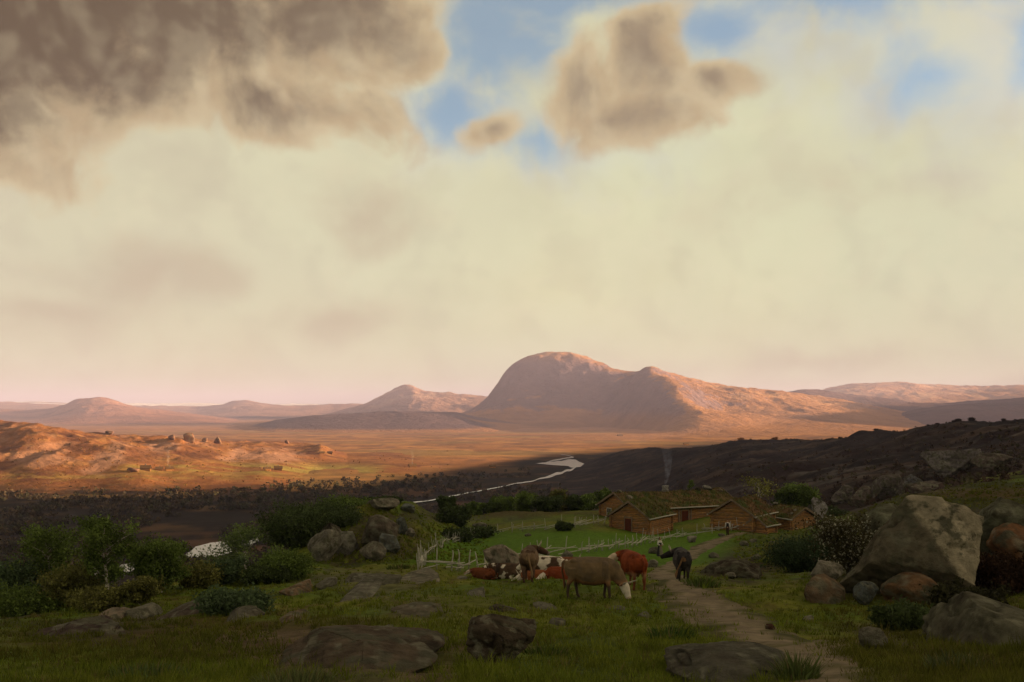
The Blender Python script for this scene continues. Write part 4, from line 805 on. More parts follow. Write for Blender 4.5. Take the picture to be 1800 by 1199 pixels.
tree(1755, 1045, 975, 110, 'reddish brown scrub under the reddish rock at the right edge', 374, (.030, .017, .010), stems=7, per=40, **B)
tree(1700, 1075, 1030, 90, 'dark scrub below the largest boulder, near the sloping slab', 375, (.03, .03, .014), stems=6, per=40, **B)
tree(1540, 1012, 985, 60, 'dark scrub at the left foot of the largest boulder', 376, (.045, .028, .016), stems=5, per=36, **B)
tree(1600, 1100, 1072, 90, 'low dark green scrub between the boulders and the round stone', 377, LD, stems=6, per=40, **B)
# shrubs on the dark heath ridge and far trees along it
def grove(name, label, cat, group, ter, spots, seeds, col, H, W, per=22, size=.16):
    kinds = []
    for s in seeds:
        tm, lm = tree_meshes(s, H, W, col, n_limb=8, per=per, size=size, stems=3, bare=.1, bark=M_BARKD, sig=W * .13)
        kinds.append((tm, lm))
    rng = random.Random(seeds[0]); protos = []
    for i, (px, py, sc) in enumerate(spots):
        p = ter.hit(px, py) if isinstance(py, (int, float)) else py
        if i < len(kinds):
            o = thing(name, label, cat, p, rng.uniform(0, 6), group); obj('trunk', kinds[i][0], o); obj('crown', kinds[i][1], o); protos.append(o)
        else: o = dup(protos[i % len(protos)])
        o.location = p; o.rotation_euler = (0, 0, rng.uniform(0, 6)); o.scale = (sc, sc, sc * rng.uniform(.8, 1.2))
rg = random.Random(5)
def crest(f, px):
    i = int(round((px - f.px[0]) / (f.px[1] - f.px[0]))); j = int(np.argmin(f.PY[i])); return Vector((f.X[i, j], f.Y[i, j], f.Z[i, j] - .3))
grove('shrub', 'small dark shrub on the skyline of the dark heath ridge', 'shrub', 'shrubs on the skyline of the heath ridge', heath, [(px, crest(heath, px), rg.choice((.2, .25, .35, .5, .8))) for px in (1477, 1481, 1486, 1541, 1566, 1571, 1575, 1579, 1601, 1626, 1631, 1648, 1671, 1678, 1683, 1704, 1709, 1716, 1741, 1758, 1763, 1786)], (501, 502, 503), (.03, .022, .016), 2.0, 3.2, size=.22)
grove('shrub', 'shrub coloured orange as if catching the sun on the far edge of the heath', 'shrub', 'shrubs coloured orange as sunlit on the heath edge', heath, [(px, crest(heath, px), rg.choice((.2, .3, .45, .8))) for px in (1292, 1301, 1319, 1334, 1338, 1361, 1384, 1389, 1395, 1422, 1431, 1436, 1462)], (511, 512), (.22, .09, .025), 2.6, 6.0, size=.3)  # the sun's orange is put into the leaf colour of these shrubs
def scrub(name, n, pick, H0, H1, cols, seed, per=22):
    rng = np.random.default_rng(seed); Vs = []; Cs = []
    for k in range(n):
        p = pick(rng)
        if p is None: continue
        H = rng.uniform(H0, H1); W = H * rng.uniform(.5, .8); c = np.array(cols[rng.integers(len(cols))]) * rng.uniform(.6, 1.4)
        q = rng.normal(size=(per, 3)); q /= np.linalg.norm(q, axis=1)[:, None]; q = q * rng.uniform(.4, 1, (per, 1)) * np.array([W, W, H * .5]) + np.array([p[0], p[1], p[2] + H * .45])
        a = rng.normal(size=(per, 3)); a /= np.linalg.norm(a, axis=1)[:, None]; b = np.cross(a, rng.normal(size=(per, 3))); b /= np.linalg.norm(b, axis=1)[:, None]; s = H * .2 * rng.uniform(.6, 1.3, (per, 1))
        Vs.append(np.stack([q - a * s, q - b * s, q + a * s, q + b * s], 1).reshape(-1, 3)); Cs.append(np.repeat(c * rng.uniform(.7, 1.3, (per, 1)), 4, 0))
    V = np.concatenate(Vs); o = obj(name, mesh_np(name, V, np.arange(len(V)).reshape(-1, 4), 4, M_LEAF, np.concatenate(Cs), smooth=False)); o['kind'] = 'stuff'; return o
def in_river(px, py):
    for a, b in zip(RIVER[:-1], RIVER[1:]):
        if min(a[0], b[0]) - 6 <= px <= max(a[0], b[0]) + 6:
            t = (px - a[0]) / (b[0] - a[0] + 1e-9); yy = a[1] + (b[1] - a[1]) * min(max(t, 0), 1); w = a[2] + (b[2] - a[2]) * min(max(t, 0), 1)
            if -w * .5 - .2 < py - yy < w * .5 + (9 if px < 460 else 1.5 if (int(px * 7) % 3) else 7): return True
    return 930 < px < 1040 and 798 < py < 850 or 322 < px < 436 and 943 < py < 992 or 196 < px < 258 and 984 < py < 1016
def pk_valley(rng):
    px = rng.uniform(-100, 1000); py = 850 + rng.random() ** .8 * 150 - max(0, px - 500) * .06
    if in_river(px, py) or py < 862 - max(0, px - 400) * .12: return None
    q = plane(px, py, -80.5)
    if float(fbm(np.array([q.x / 70]), np.array([q.y / 70]), 3, 8)[0]) < .40 + .12 * rng.random(): return None
    return q
tag(scrub('valley_scrub', 9500, pk_valley, 2.2, 6.0, [(.066, .048, .03), (.06, .054, .028), (.075, .052, .03), (.056, .046, .032)], 601), 'dark brown scrub wood covering the shaded valley floor by the river', 'scrub')
def pk_heath(rng):
    px = rng.uniform(820, 1800); py = rng.uniform(745, 890); p = heath.hit(px, py)
    if abs(zpy(p.z, p.y) - py) > 2 or in_river(px, py) or (p.y > 900 and p.z < -77 and px < 960): return None
    return p
tag(scrub('heath_scrub', 1500, pk_heath, .5, 1.6, [(.062, .044, .038), (.056, .04, .034), (.07, .048, .034), (.056, .05, .028)], 602), 'dark purple brown heather and low scrub over the heath slope', 'scrub')
def pk_hill(rng):
    px = rng.uniform(-50, 800); py = rng.uniform(770, 868); p = hill.hit(px, py)
    if abs(zpy(p.z, p.y) - py) > 2: return None
    return p
tag(scrub('hill_scrub', 420, pk_hill, .8, 2.6, [(.2, .09, .03), (.15, .07, .03), (.24, .12, .035), (.14, .09, .03)], 603, per=18), 'rusty low scrub dotted over the sunlit hill', 'scrub')

# ------------------------------------------------------------------ grass
def grass():
    rng = np.random.default_rng(77); Vs = []; Cs = []; N = 0
    pc = np.array([(c[0], c[1], c[2]) for c in PATHC])
    for k in range(38000):
        px = rng.uniform(-60, 1860); py = 985 + 240 * rng.random() ** .75
        if k >= 27000: px = rng.uniform(1290, 1860) if k < 34000 else rng.uniform(560, 860); py = rng.uniform(842, 990)
        j = np.argmin(np.abs(pc[:, 1] - py)); onp = abs(px - pc[j, 0]) < pc[j, 2] * .62
        if onp and rng.random() < (.97 if abs(px - pc[j, 0]) < pc[j, 2] * .3 else .62): continue
        if 480 < px < 800 and py > 1105 + (0 if px < 640 else (px - 640) * .3) and rng.random() < .8: continue
        p = pasture.hit(px, py); D = p.y
        if float(vnoise(np.array([p.x / 1.6]), np.array([p.y / 1.6]), 4)[0]) < rng.random() * .62: continue
        nb = 7; h = rng.uniform(.06, .17) * (1.5 if k >= 27000 else 1) * (1.0 + .8 * (rng.random() < .1)); w = .00075 * D
        a = rng.uniform(0, 6.28, nb); r = rng.uniform(0, .13, nb); bx = p.x + np.cos(a) * r; by = p.y + np.sin(a) * r; ln = rng.uniform(.2, .75, nb) * h; hh = h * rng.uniform(.6, 1.2, nb); ta = rng.uniform(0, 6.28, nb)
        z0 = np.full(nb, p.z - .03); tip = np.stack([bx + np.cos(ta) * ln, by + np.sin(ta) * ln, z0 + hh], 1); wa = rng.uniform(0, 6.28, nb)
        l = np.stack([bx - np.cos(wa) * w, by - np.sin(wa) * w * .3, z0], 1); rr = np.stack([bx + np.cos(wa) * w, by + np.sin(wa) * w * .3, z0], 1)
        Vs.append(np.stack([l, rr, tip], 1).reshape(-1, 3))
        m = float(fbm(np.array([p.x / 5]), np.array([p.y / 5]), 4, 71)[0]); m2 = rng.random()
        c = np.array((.082, .122, .013)) * (1 - m) + np.array((.135, .142, .02)) * m
        if m2 < .08: c = np.array((.14, .12, .04))
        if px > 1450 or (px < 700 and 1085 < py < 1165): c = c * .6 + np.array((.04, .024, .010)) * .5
        Cs.append(np.repeat(c[None] * rng.uniform(.6, 1.35), nb * 3, 0))
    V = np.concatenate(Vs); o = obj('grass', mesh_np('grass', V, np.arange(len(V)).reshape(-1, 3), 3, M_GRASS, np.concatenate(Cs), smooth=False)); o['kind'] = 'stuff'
    return tag(o, 'short rough grass growing all over the pasture', 'grass')
grass()

def tussock(px, py, w, h, n, label, seed, col, wide=.0011):
    rng = np.random.default_rng(seed); p = pasture.hit(px, py); D = p.y; Wm, Hm = w * D / F, h * D / F
    r = np.sqrt(rng.random(n)) * Wm * .5; a = rng.uniform(0, 6.283, n); b0 = np.stack([np.cos(a) * r, np.sin(a) * r * .8, np.full(n, -.05)], 1); out = np.stack([np.cos(a), np.sin(a)], 1) * (r / (Wm * .5))[:, None]; out += rng.normal(size=(n, 2)) * .35
    H = Hm * rng.uniform(.5, 1.1, n) * (1 - .45 * (r / (Wm * .5)) ** 2); m = b0 + np.stack([out[:, 0] * H * .2, out[:, 1] * H * .2, H * .6], 1); t = b0 + np.stack([out[:, 0] * H * .6, out[:, 1] * H * .6, H], 1); wa = rng.uniform(0, 6.283, n); wv = np.stack([np.cos(wa), np.sin(wa) * .4, wa * 0], 1) * wide * D * .6
    V = np.stack([b0 - wv, b0 + wv, m + wv * .7, t, m - wv * .7], 1).reshape(-1, 3); k = np.arange(n)[:, None] * 5; c = np.array(col) * rng.uniform(.6, 1.5, (n, 1)); c[rng.random(n) < .12] = (.16, .13, .06)
    o = obj('grass_tussock', mesh_np('grass_tussock', V, k + np.array([[0, 1, 2, 3, 4]]), 5, M_GRASS, np.repeat(c, 5, 0), smooth=False), loc=p); return tag(o, label, 'grass tussock', 'long grass tussocks')
tussock(1402, 1196, 70, 62, 420, 'tall grass tussock beside the cracked slab at the bottom edge', 901, (.075, .10, .03)); tussock(1232, 1030, 70, 20, 300, 'low green tussock on the path edge below the black cow', 902, (.06, .085, .02))
tussock(520, 1205, 150, 40, 600, 'wide grass tussock at the bottom edge left of the rock slope', 903, (.10, .12, .045)); tussock(960, 1150, 80, 26, 260, 'tussock at the right foot of the dark wet boulder', 904, (.06, .085, .02)); tussock(1180, 1120, 90, 30, 300, 'dark tussock left of the lower path', 905, (.05, .08, .02))
tussock(700, 1000, 40, 12, 120, 'small tussock before the left fence corner', 906, (.06, .08, .02)); tussock(1690, 1170, 120, 34, 360, 'grey green tussock below the sloping slab', 907, (.07, .085, .035)); tussock(250, 1190, 160, 30, 500, 'broad tussock at the bottom edge on the left', 908, (.08, .11, .035))
# ------------------------------------------------------------------ fences of split poles
def pole_mesh(name, r, h, seed):
    rng = random.Random(seed); mb = MB(); mb.tube([(0, 0, -.25), (rng.uniform(-.02, .02), 0, h * .4), (rng.uniform(-.03, .03), rng.uniform(-.03, .03), h * .8), (rng.uniform(-.04, .04), rng.uniform(-.04, .04), h)], [r, r * .95, r * .85, r * .5], 6); return mb.mesh(name, M_POLE, smooth=True)
POSTS = [pole_mesh('post', .04, h, i) for i, h in enumerate((1.25, 1.45, 1.05, 1.6, 1.3))]
def rail_mesh(seed):
    rng = random.Random(seed); mb = MB(); mb.tube([(0, 0, 0), (.35, rng.uniform(-.02, .02), rng.uniform(-.03, .03)), (.7, rng.uniform(-.02, .02), rng.uniform(-.02, .02)), (1, 0, 0)], [.035, .04, .036, .025], 6); return mb.mesh('rail', M_POLE, smooth=True)
RAILS = [rail_mesh(i) for i in range(4)]
def fence(label, pix, step, seed, hs=1.0, rails=3, gap=0.0):
    rng = random.Random(seed); pts = [pasture.hit(*p) for p in pix]; root = thing('pole_fence', label, 'fence', pts[0], 0, 'grey split pole fences round the field')
    o0 = Vector(pts[0]); line = []
    for a, b in zip(pts[:-1], pts[1:]):
        n = max(1, int(round((b - a).length / step)))
        for k in range(n): q = a.lerp(b, k / n); line.append(Vector((q.x, q.y, pasture.z(q.x, q.y))))
    line.append(pts[-1])
    for i, q in enumerate(line):
        for s in range(2 if rng.random() < .35 else 1):
            o = obj('post', POSTS[rng.randrange(5)], root, q - o0 + Vector((rng.uniform(-.12, .12), rng.uniform(-.12, .12), 0))); o.rotation_euler = (rng.gauss(0, .09), rng.gauss(0, .12), rng.uniform(0, 6)); z = hs * rng.uniform(.8, 1.12) * (.7 if s else 1); o.scale = (.62, .62, z) if rails == 1 else (1, 1, z)
    for a, b in zip(line[:-1], line[1:]):
        for k in range(rails):
            if rng.random() < .12: continue
            ext = rng.uniform(1.2, 1.9); p0 = a - (b - a) * rng.uniform(.1, .4) + Vector((0, 0, .02 + rng.uniform(0, .35))); p1 = a + (b - a) * ext; p1.z = pasture.z(p1.x, p1.y) + hs * rng.uniform(.25, .85)
            if k == 0: p0.z += .25; p1.z -= .1
            d = p1 - p0; o = obj('rail', RAILS[rng.randrange(4)], root, p0 - o0); o.rotation_mode = 'QUATERNION'; o.rotation_quaternion = d.to_track_quat('X', 'Z'); o.scale = (d.length, 1, 1)
    return root
fence('low front fence from the left corner of the field to the tall boulder', [(737, 1004), (790, 1003), (856, 1000)], .75, 1, hs=.75, rails=2)
fence('long front fence running right from behind the standing cows to the farmyard', [(900, 990), (960, 978), (1020, 973), (1072, 967), (1112, 962), (1156, 952), (1200, 944), (1250, 938)], 1.9, 2, rails=2)
fence('dense pole fence climbing the left side of the field from its front corner', [(737, 1004), (748, 984), (762, 972), (780, 962), (800, 954)], 2.0, 3, hs=.9, rails=1)
fence('far fence along the back of the field up to the long house', [(800, 954), (852, 941), (900, 936), (960, 931), (1010, 927), (1062, 922)], 1.7, 4, rails=2)
fence('short fence with one long rail before the middle hut, beside the farmer', [(1240, 934), (1262, 933), (1285, 933), (1312, 932)], 1.9, 5, rails=2)

# ------------------------------------------------------------------ log houses with sod roofs
def sod_tufts(pts, rng, h, base):
    Vs = []; Cs = []
    for p in pts:
        nb = 5; a = rng.uniform(0, 6.28, nb); r = rng.uniform(0, .1, nb); w = .03; bx = p[0] + np.cos(a) * r; by = p[1] + np.sin(a) * r; z0 = np.full(nb, p[2] - .04); hh = h * rng.uniform(.5, 1.3, nb); ta = rng.uniform(0, 6.28, nb); ln = hh * rng.uniform(.2, .7, nb)
        tip = np.stack([bx + np.cos(ta) * ln, by + np.sin(ta) * ln, z0 + hh], 1); V = np.stack([np.stack([bx - np.cos(ta + 1.57) * w, by - np.sin(ta + 1.57) * w, z0], 1), np.stack([bx + np.cos(ta + 1.57) * w, by + np.sin(ta + 1.57) * w, z0], 1), tip], 1)
        Vs.append(V.reshape(-1, 3)); c = np.array(base[rng.integers(len(base))]) * rng.uniform(.6, 1.4); Cs.append(np.repeat(c[None], nb * 3, 0))
    V = np.concatenate(Vs); return mesh_np('grass', V, np.arange(len(V)).reshape(-1, 3), 3, M_GRASS, np.concatenate(Cs), smooth=False)
def house(label, px, py, th, W, L, wh, ah, seed, door=None, window=None, D=None, posts=(), sod=((.10, .105, .028), (.12, .088, .034), (.08, .098, .022)), sodbase=(.085, .075, .028), tone=1.0, cat='log house', grassh=.26):
    if D: x = D * (px - 900) / F; p = Vector((x, D, pasture.z(x, D)))
    else: p = pasture.hit(px, py)
    rng = np.random.default_rng(seed); rz = -R(th); ct, st_ = math.cos(rz), math.sin(rz)
    zs = [pasture.z(p.x + a * ct - b * st_, p.y + a * st_ + b * ct) for a in (-W / 2, W / 2) for b in (0, L)]
    z0 = p.z if not D else min(p.z, min(zs) + .3); t = thing('log_house', label, cat, (p.x, p.y, z0), rz, 'brown log huts with grass roofs')
    lr = .115; mb = MB(); n = int(round(wh / (lr * 1.85)))
    col = lambda: (lambda v: (v * tone, v * tone * rng.uniform(.92, 1.06), v * tone * rng.uniform(.85, 1.05)))(rng.uniform(.7, 1.3))
    mb.box(-W / 2 + .03, W / 2 - .03, .03, L - .03, -.6, wh, (.5, .5, .5))
    for k in range(-2, n):
        z = (k + .5) * lr * 1.85
        for sx in (-1, 1): mb.tube([(sx * W / 2, -.28 + rng.uniform(-.06, .06), z), (sx * W / 2, L / 2, z), (sx * W / 2, L + .28, z)], [lr, lr * 1.02, lr], 8, col())
        for yy in (0, L): mb.tube([(-W / 2 - .28 + rng.uniform(-.06, .06), yy, z + lr * .9), (0, yy, z + lr * .9), (W / 2 + .28, yy, z + lr * .9)], [lr, lr * 1.02, lr], 8, col())
    g = int((ah - wh) / (lr * 1.85))
    for k in range(g):
        z = wh + (k + .5) * lr * 1.85; half = W / 2 * (1 - (z + lr - wh) / (ah - wh))
        if half > .1:
            for yy in (0, L): mb.tube([(-half, yy, z), (half, yy, z)], lr, 8, col())
    mb.add([(-W / 2, .02, wh), (W / 2, .02, wh), (0, .02, ah - .08), (-W / 2, L - .02, wh), (W / 2, L - .02, wh), (0, L - .02, ah - .08)], [(0, 1, 2), (5, 4, 3), (0, 2, 5, 3), (1, 4, 5, 2), (0, 3, 4, 1)], (.5, .5, .5))
    obj('log_wall', mb.mesh('log_wall', M_LOG, tint=True), t)
    # sod roof: a thick uneven double slope
    ov, eo, tk = .45, .42, .30; sl = (ah - wh) / (W / 2); nu, nv = 24, max(12, int(L * 4)); top = []
    U = np.linspace(-1, 1, 2 * nu + 1); Vv = np.linspace(0, 1, nv + 1); UU, VV = np.meshgrid(U, Vv, indexing='ij')
    X = UU * (W / 2 + eo); Y = -ov + VV * (L + 2 * ov); Zr = ah - np.abs(X) * sl
    bump = (fbm(X / .9 + seed * 7, Y / .9, 4, seed) - .5) * .34 + (fbm(X / .3, Y / .3, 3, seed + 3) - .5) * .12
    edge = np.minimum(1, np.minimum(1 - np.abs(UU), np.minimum(VV, 1 - VV) * 1.5) * 9 + .45)
    Zt = np.minimum(Zr, ah - .12) + tk * edge + bump * edge; Zt -= .12 * np.sin(math.pi * VV) * (L / 10)
    Zb = Zr + .03; n1, m1 = X.shape; idx = np.arange(n1 * m1).reshape(n1, m1); Nn = n1 * m1
    V = np.concatenate([np.stack([X, Y, Zt], -1).reshape(-1, 3), np.stack([X, Y, Zb], -1).reshape(-1, 3)])
    q = np.stack([idx[:-1, :-1], idx[1:, :-1], idx[1:, 1:], idx[:-1, 1:]], -1).reshape(-1, 4); fs = [q, q[:, ::-1] + Nn]
    for e in (idx[0, :], idx[-1, ::-1], idx[::-1, 0], idx[:, -1]): fs.append(np.stack([e[:-1], e[1:], e[1:] + Nn, e[:-1] + Nn], -1))
    c = np.empty((n1, m1, 3)); c[:] = sodbase; f1_ = fbm(X / .8, Y / .8, 4, seed + 11); c = mixc(c, np.array((.085, .05, .024)), sstep(f1_, .5, .65)); c = mixc(c, np.array((.04, .055, .014)), sstep(fbm(X / 1.1, Y / 1.1, 4, seed + 15), .5, .62)); c = c.reshape(-1, 3)
    roof = obj('roof', mesh_np('roof', V, np.concatenate(fs), 4, M_SOD, np.concatenate([c, c])), t); roof['label'] = 'grass grown sod roof'
    k = int(L * W * 22); ii = rng.integers(0, n1, k), rng.integers(0, m1, k); pts = np.stack([X[ii], Y[ii], Zt[ii]], -1); obj('grass', sod_tufts(pts, rng, grassh, sod), roof)
    for yy in (-ov - .04, L + ov):
        bm = MB()
        for s in (-1, 1):
            xe = s * (W / 2 + eo + .05); ze = ah - abs(xe) * sl
            bm.hexa([(0, yy, ah + .02), (xe, yy, ze + .02), (xe, yy + .04, ze + .02), (0, yy + .04, ah + .02), (0, yy, ah + .30), (xe, yy, ze + .26), (xe, yy + .04, ze + .26), (0, yy + .04, ah + .30)])
        obj('bargeboard', bm.mesh('bargeboard', M_PLANK), t)
    for s in (-1, 1):
        xe = s * (W / 2 + eo + .04); ze = ah - abs(xe) * sl + .13; bm = MB(); bm.tube([(xe, -ov - .15, ze), (xe, L / 2, ze + .03), (xe, L + ov + .1, ze)], .085, 8); obj('eave_log', bm.mesh('eave_log', M_POLE, smooth=True), t)
    for s in (-1, 1):
        for yy in (0.02, L - .02):
            bm = MB(); bm.box(s * W / 2 - .09 + s * .05, s * W / 2 + .09 + s * .05, yy - .17, yy + .17, -.4, .1); 
    if door:
        side, off, w, h = door
        dm = MB(); fm = MB(); hm = MB()
        def plane_box(mb_, u0, u1, a, b, z0_, z1_):
            if side == 'gable': mb_.box(u0, u1, -b, -a, z0_, z1_)
            else: mb_.box(W / 2 + a, W / 2 + b, u0, u1, z0_, z1_)
        plane_box(dm, off - w / 2, off + w / 2, .09, .14, 0, h); plane_box(fm, off - w / 2 - .12, off - w / 2, .08, .18, -.02, h + .12); plane_box(fm, off + w / 2, off + w / 2 + .12, .08, .18, -.02, h + .12); plane_box(fm, off - w / 2 - .12, off + w / 2 + .12, .081, .179, h + .12, h + .24)
        plane_box(hm, off + w * .3, off + w * .38, .14, .19, h * .45, h * .6)
        d = obj('door', dm.mesh('door', M_DOOR), t); obj('frame', fm.mesh('frame', M_PLANK), d); obj('handle', hm.mesh('handle', M_DARKC), d)
    if window:
        off, zb, w, h = window
        wm = MB(); pm = MB(); 
        wm.box(off - w / 2 - .1, off - w / 2, -.2, -.08, zb - .1, zb + h + .1); wm.box(off + w / 2, off + w / 2 + .1, -.2, -.08, zb - .1, zb + h + .1); wm.box(off - w / 2, off + w / 2, -.2, -.08, zb - .1, zb); wm.box(off - w / 2, off + w / 2, -.2, -.08, zb + h, zb + h + .1); wm.box(off - .03, off + .03, -.19, -.1, zb, zb + h); wm.box(off - w / 2, off - .03, -.19, -.1, zb + h / 2 - .03, zb + h / 2 + .03); wm.box(off + .03, off + w / 2, -.19, -.1, zb + h / 2 - .03, zb + h / 2 + .03)
        pm.box(off - w / 2, off + w / 2, -.135, -.12, zb, zb + h)
        wd = obj('window', wm.mesh('window', M_POLE), t); obj('pane', pm.mesh('pane', M_GLASS), wd)
    for y_ in posts:
        bm = MB(); bm.box(W / 2 + .08, W / 2 + .22, y_ - .09, y_ + .09, -.3, wh - .02); obj('wall_post', bm.mesh('wall_post', M_PLANK), t)
    def world(a, b, c_): return Vector((p.x + a * ct - b * st_, p.y + a * st_ + b * ct, z0 + c_))
    return t, roof, world
hA, roofA, wA = house('largest log house with a long grass roof and a smoking chimney', 1083, 921, 64, 8.0, 17.5, 2.35, 4.15, 801, D=135, window=(-1.6, .75, .95, 1.25), posts=(7.5, 9.5), door=('side', 8.5, 1.1, 1.8), sod=((.12, .105, .034), (.15, .10, .044), (.08, .095, .022)), sodbase=(.12, .082, .036))
hB, roofB, wB = house('front log hut with a dark red door in its gable, before the largest house', 1107, 934, 34, 5.0, 6.3, 1.8, 3.45, 802, door=('gable', -.15, .85, 1.5), grassh=.36)
hC, roofC, wC = house('middle log hut with a plain gable and brown grass roof, behind the farmer', 1288, 931, 35, 5.2, 6.6, 1.85, 3.5, 803, sod=((.13, .085, .034), (.12, .07, .032), (.08, .08, .024)), sodbase=(.12, .068, .032))
hD, roofD, wD = house('lowest tiny log shed leaning against the right of the middle hut', 1331, 936, 42, 2.1, 2.5, 1.0, 1.75, 804, cat='log shed', tone=1.1)
hE, roofE, wE = house('right hand log hut whose gable faces right, stones on its roof', 1412, 929, -28, 4.0, 4.6, 1.35, 2.45, 805, sod=((.11, .092, .03), (.12, .08, .034)), tone=1.05)
def chimney():
    rng = random.Random(9); mb = MB()
    for k in range(5):
        for q in range(5):
            a = q * 1.256 + k * .6; r = .3; mb.ball((math.cos(a) * r + rng.uniform(-.05, .05), math.sin(a) * r + rng.uniform(-.05, .05), k * .22 + rng.uniform(-.03, .03)), (rng.uniform(.17, .26), rng.uniform(.17, .26), .14), 7, 5)
    mb.tube([(0, 0, -.3), (0, 0, 1.0)], [.36, .3], 10)
    o = obj('chimney', mb.mesh('chimney', M_STONEW), roofA, (-.1, 8.2, 4.0)); o['label'] = 'rough stone chimney'
chimney()
sm_p = wA(-.1, 8.2, 5.05)
def smoke(name, label, p, h, r0, r1, dens, col=(.55, .62, .8)):
    mb = MB(); n = 14; pts = []; rad = []
    for k in range(n + 1):
        t = k / n; pts.append((math.sin(t * 4) * r1 * .35 + t * t * r1 * .5, math.cos(t * 3.1) * r1 * .2, t * h)); rad.append(r0 + (r1 - r0) * t ** .8)
    mb.tube(pts, rad, 12)
    m = bpy.data.materials.new('smoke_' + name); m.use_nodes = True; nt = m.node_tree; nt.nodes.clear(); N = nt.nodes.new
    tc = N('ShaderNodeTexCoord'); nz = N('ShaderNodeTexNoise'); nz.inputs['Scale'].default_value = 1.4 / r1; nz.inputs['Detail'].default_value = 4; nt.links.new(tc.outputs['Object'], nz.inputs['Vector'])
    sp = N('ShaderNodeSeparateXYZ'); nt.links.new(tc.outputs['Object'], sp.inputs[0]); fade = N('ShaderNodeMapRange'); nt.links.new(sp.outputs[2], fade.inputs[0]); fade.inputs[1].default_value = 0; fade.inputs[2].default_value = h; fade.inputs[3].default_value = 1; fade.inputs[4].default_value = 0
    mr = N('ShaderNodeMapRange'); nt.links.new(nz.outputs['Fac'], mr.inputs[0]); mr.inputs[1].default_value = .38; mr.inputs[2].default_value = .7; mr.inputs[3].default_value = 0; mr.inputs[4].default_value = dens
    mu = N('ShaderNodeMath'); mu.operation = 'MULTIPLY'; nt.links.new(mr.outputs[0], mu.inputs[0]); nt.links.new(fade.outputs[0], mu.inputs[1])
    v = N('ShaderNodeVolumePrincipled'); v.inputs['Color'].default_value = (*col, 1); nt.links.new(mu.outputs[0], v.inputs['Density']); o = N('ShaderNodeOutputMaterial'); nt.links.new(v.outputs[0], o.inputs['Volume'])
    ob = obj('smoke', mb.mesh('smoke', m), loc=p); return tag(ob, label, 'smoke')
smoke('near', 'thin bluish smoke rising from the stone chimney of the largest house', sm_p, 5.6, .14, .85, .55)
def roofstone(w, a, b, c, size, label, seed, col=GREY):
    p = w(a, b, c); me = rock_mesh('stone', size * 1.3, size, size * .8, seed, col, 3, 8); o = obj('stone', me, loc=p); tag(o, label, 'stone', 'stones lying on the grass roofs')
roofstone(wA, .2, 13.6, 4.1, .7, 'dark stone on the long roof ridge, left of the two by its right end', 701, DARKS); roofstone(wA, .3, 15.2, 4.05, 1.0, 'big grey stone on the long roof ridge at its right end', 702, (.17, .16, .14)); roofstone(wA, .9, 16.9, 3.7, .8, 'tan stone at the sunken right end of the long roof', 703, TAN)
roofstone(wA, .2, .4, 4.3, .55, 'pale stone on the ridge right above the window gable', 704, PALE); roofstone(wA, 1.9, 1.0, 3.55, .7, 'pale flat stone on the long roof between the two gables', 705, (.2, .17, .13)); roofstone(wA, .1, 12.0, 4.2, .5, 'square stone in the middle of the long roof ridge', 706, GREY)
roofstone(wE, -.9, .5, 2.1, .42, 'pale stone left of the gable top on the right hand roof', 707, PALE); roofstone(wE, -1.6, .3, 1.75, .38, 'pale stone near the eave of the right hand roof', 708, PALE); roofstone(wE, -.4, 4.6, 2.5, .6, 'grey stone at the back of the right hand roof', 709, GREY)
def sapling():
    tm, lm = tree_meshes(811, 1.35, .8, LG, n_limb=6, per=12, size=.1, sig=.12, bare=.2, trunk_r=.03); t = thing('sapling', 'little birch sapling growing on the long roof', 'sapling', wA(.2, 12.3, 4.3)); obj('trunk', tm, t); obj('crown', lm, t)
sapling()
# far farmsteads on the sunlit hill and valley
def cottage(px, py, w, label, rz, seed, ter, wall=(.15, .08, .045), roofc=(.12, .07, .035)):
    p = ter.hit(px, py) if ter else plane(px, py, -79.8); s = w * p.y / F; W, L, h = s * .62, s, s * .26
    t = thing('cottage', label, 'cottage', p, rz, 'far cottages out in the sun')
    mb = MB(); mb.box(-L / 2, L / 2, -W / 2, W / 2, -.8, h); mb.add([(-L / 2, -W / 2, h), (-L / 2, W / 2, h), (-L / 2, 0, h + W * .42), (L / 2, -W / 2, h), (L / 2, W / 2, h), (L / 2, 0, h + W * .42)], [(0, 2, 1), (3, 4, 5), (0, 3, 5, 2), (1, 2, 5, 4)]); me = mb.mesh('wall', M_LOG, tint=True); set_tint(me, wall); obj('wall', me, t)
    rb = MB(); o_ = .08 * s
    for sg in (-1, 1): rb.hexa([(-L / 2 - o_, 0, h + W * .44), (L / 2 + o_, 0, h + W * .44), (L / 2 + o_, sg * (W / 2 + o_), h - o_ * .84 + .02 * s), (-L / 2 - o_, sg * (W / 2 + o_), h - o_ * .84 + .02 * s), (-L / 2 - o_, 0, h + W * .56), (L / 2 + o_, 0, h + W * .56), (L / 2 + o_, sg * (W / 2 + o_), h + .1 * W), (-L / 2 - o_, sg * (W / 2 + o_), h + .1 * W)])
    me = rb.mesh('roof', M_SOD, tint=True); set_tint(me, roofc); r = obj('roof', me, t); cb = MB(); cb.box(-.045 * s, .045 * s, -.045 * s, .045 * s, h + W * .4, h + W * .8); obj('chimney', cb.mesh('chimney', M_STONEW), r)
    dm = MB(); dm.box(L / 2, L / 2 + .05, -W * .12, W * .12, 0, h * .8); obj('door', dm.mesh('door', M_DOOR), t)
    return p
def set_tint(me, c): a = me.color_attributes['tint']; c4 = np.ones((len(me.vertices), 4), np.float32); c4[:, :3] = c; a.data.foreach_set('color', c4.ravel())
WH = (1.5, 1.35, 1.1); BRW = (.7, .62, .55)
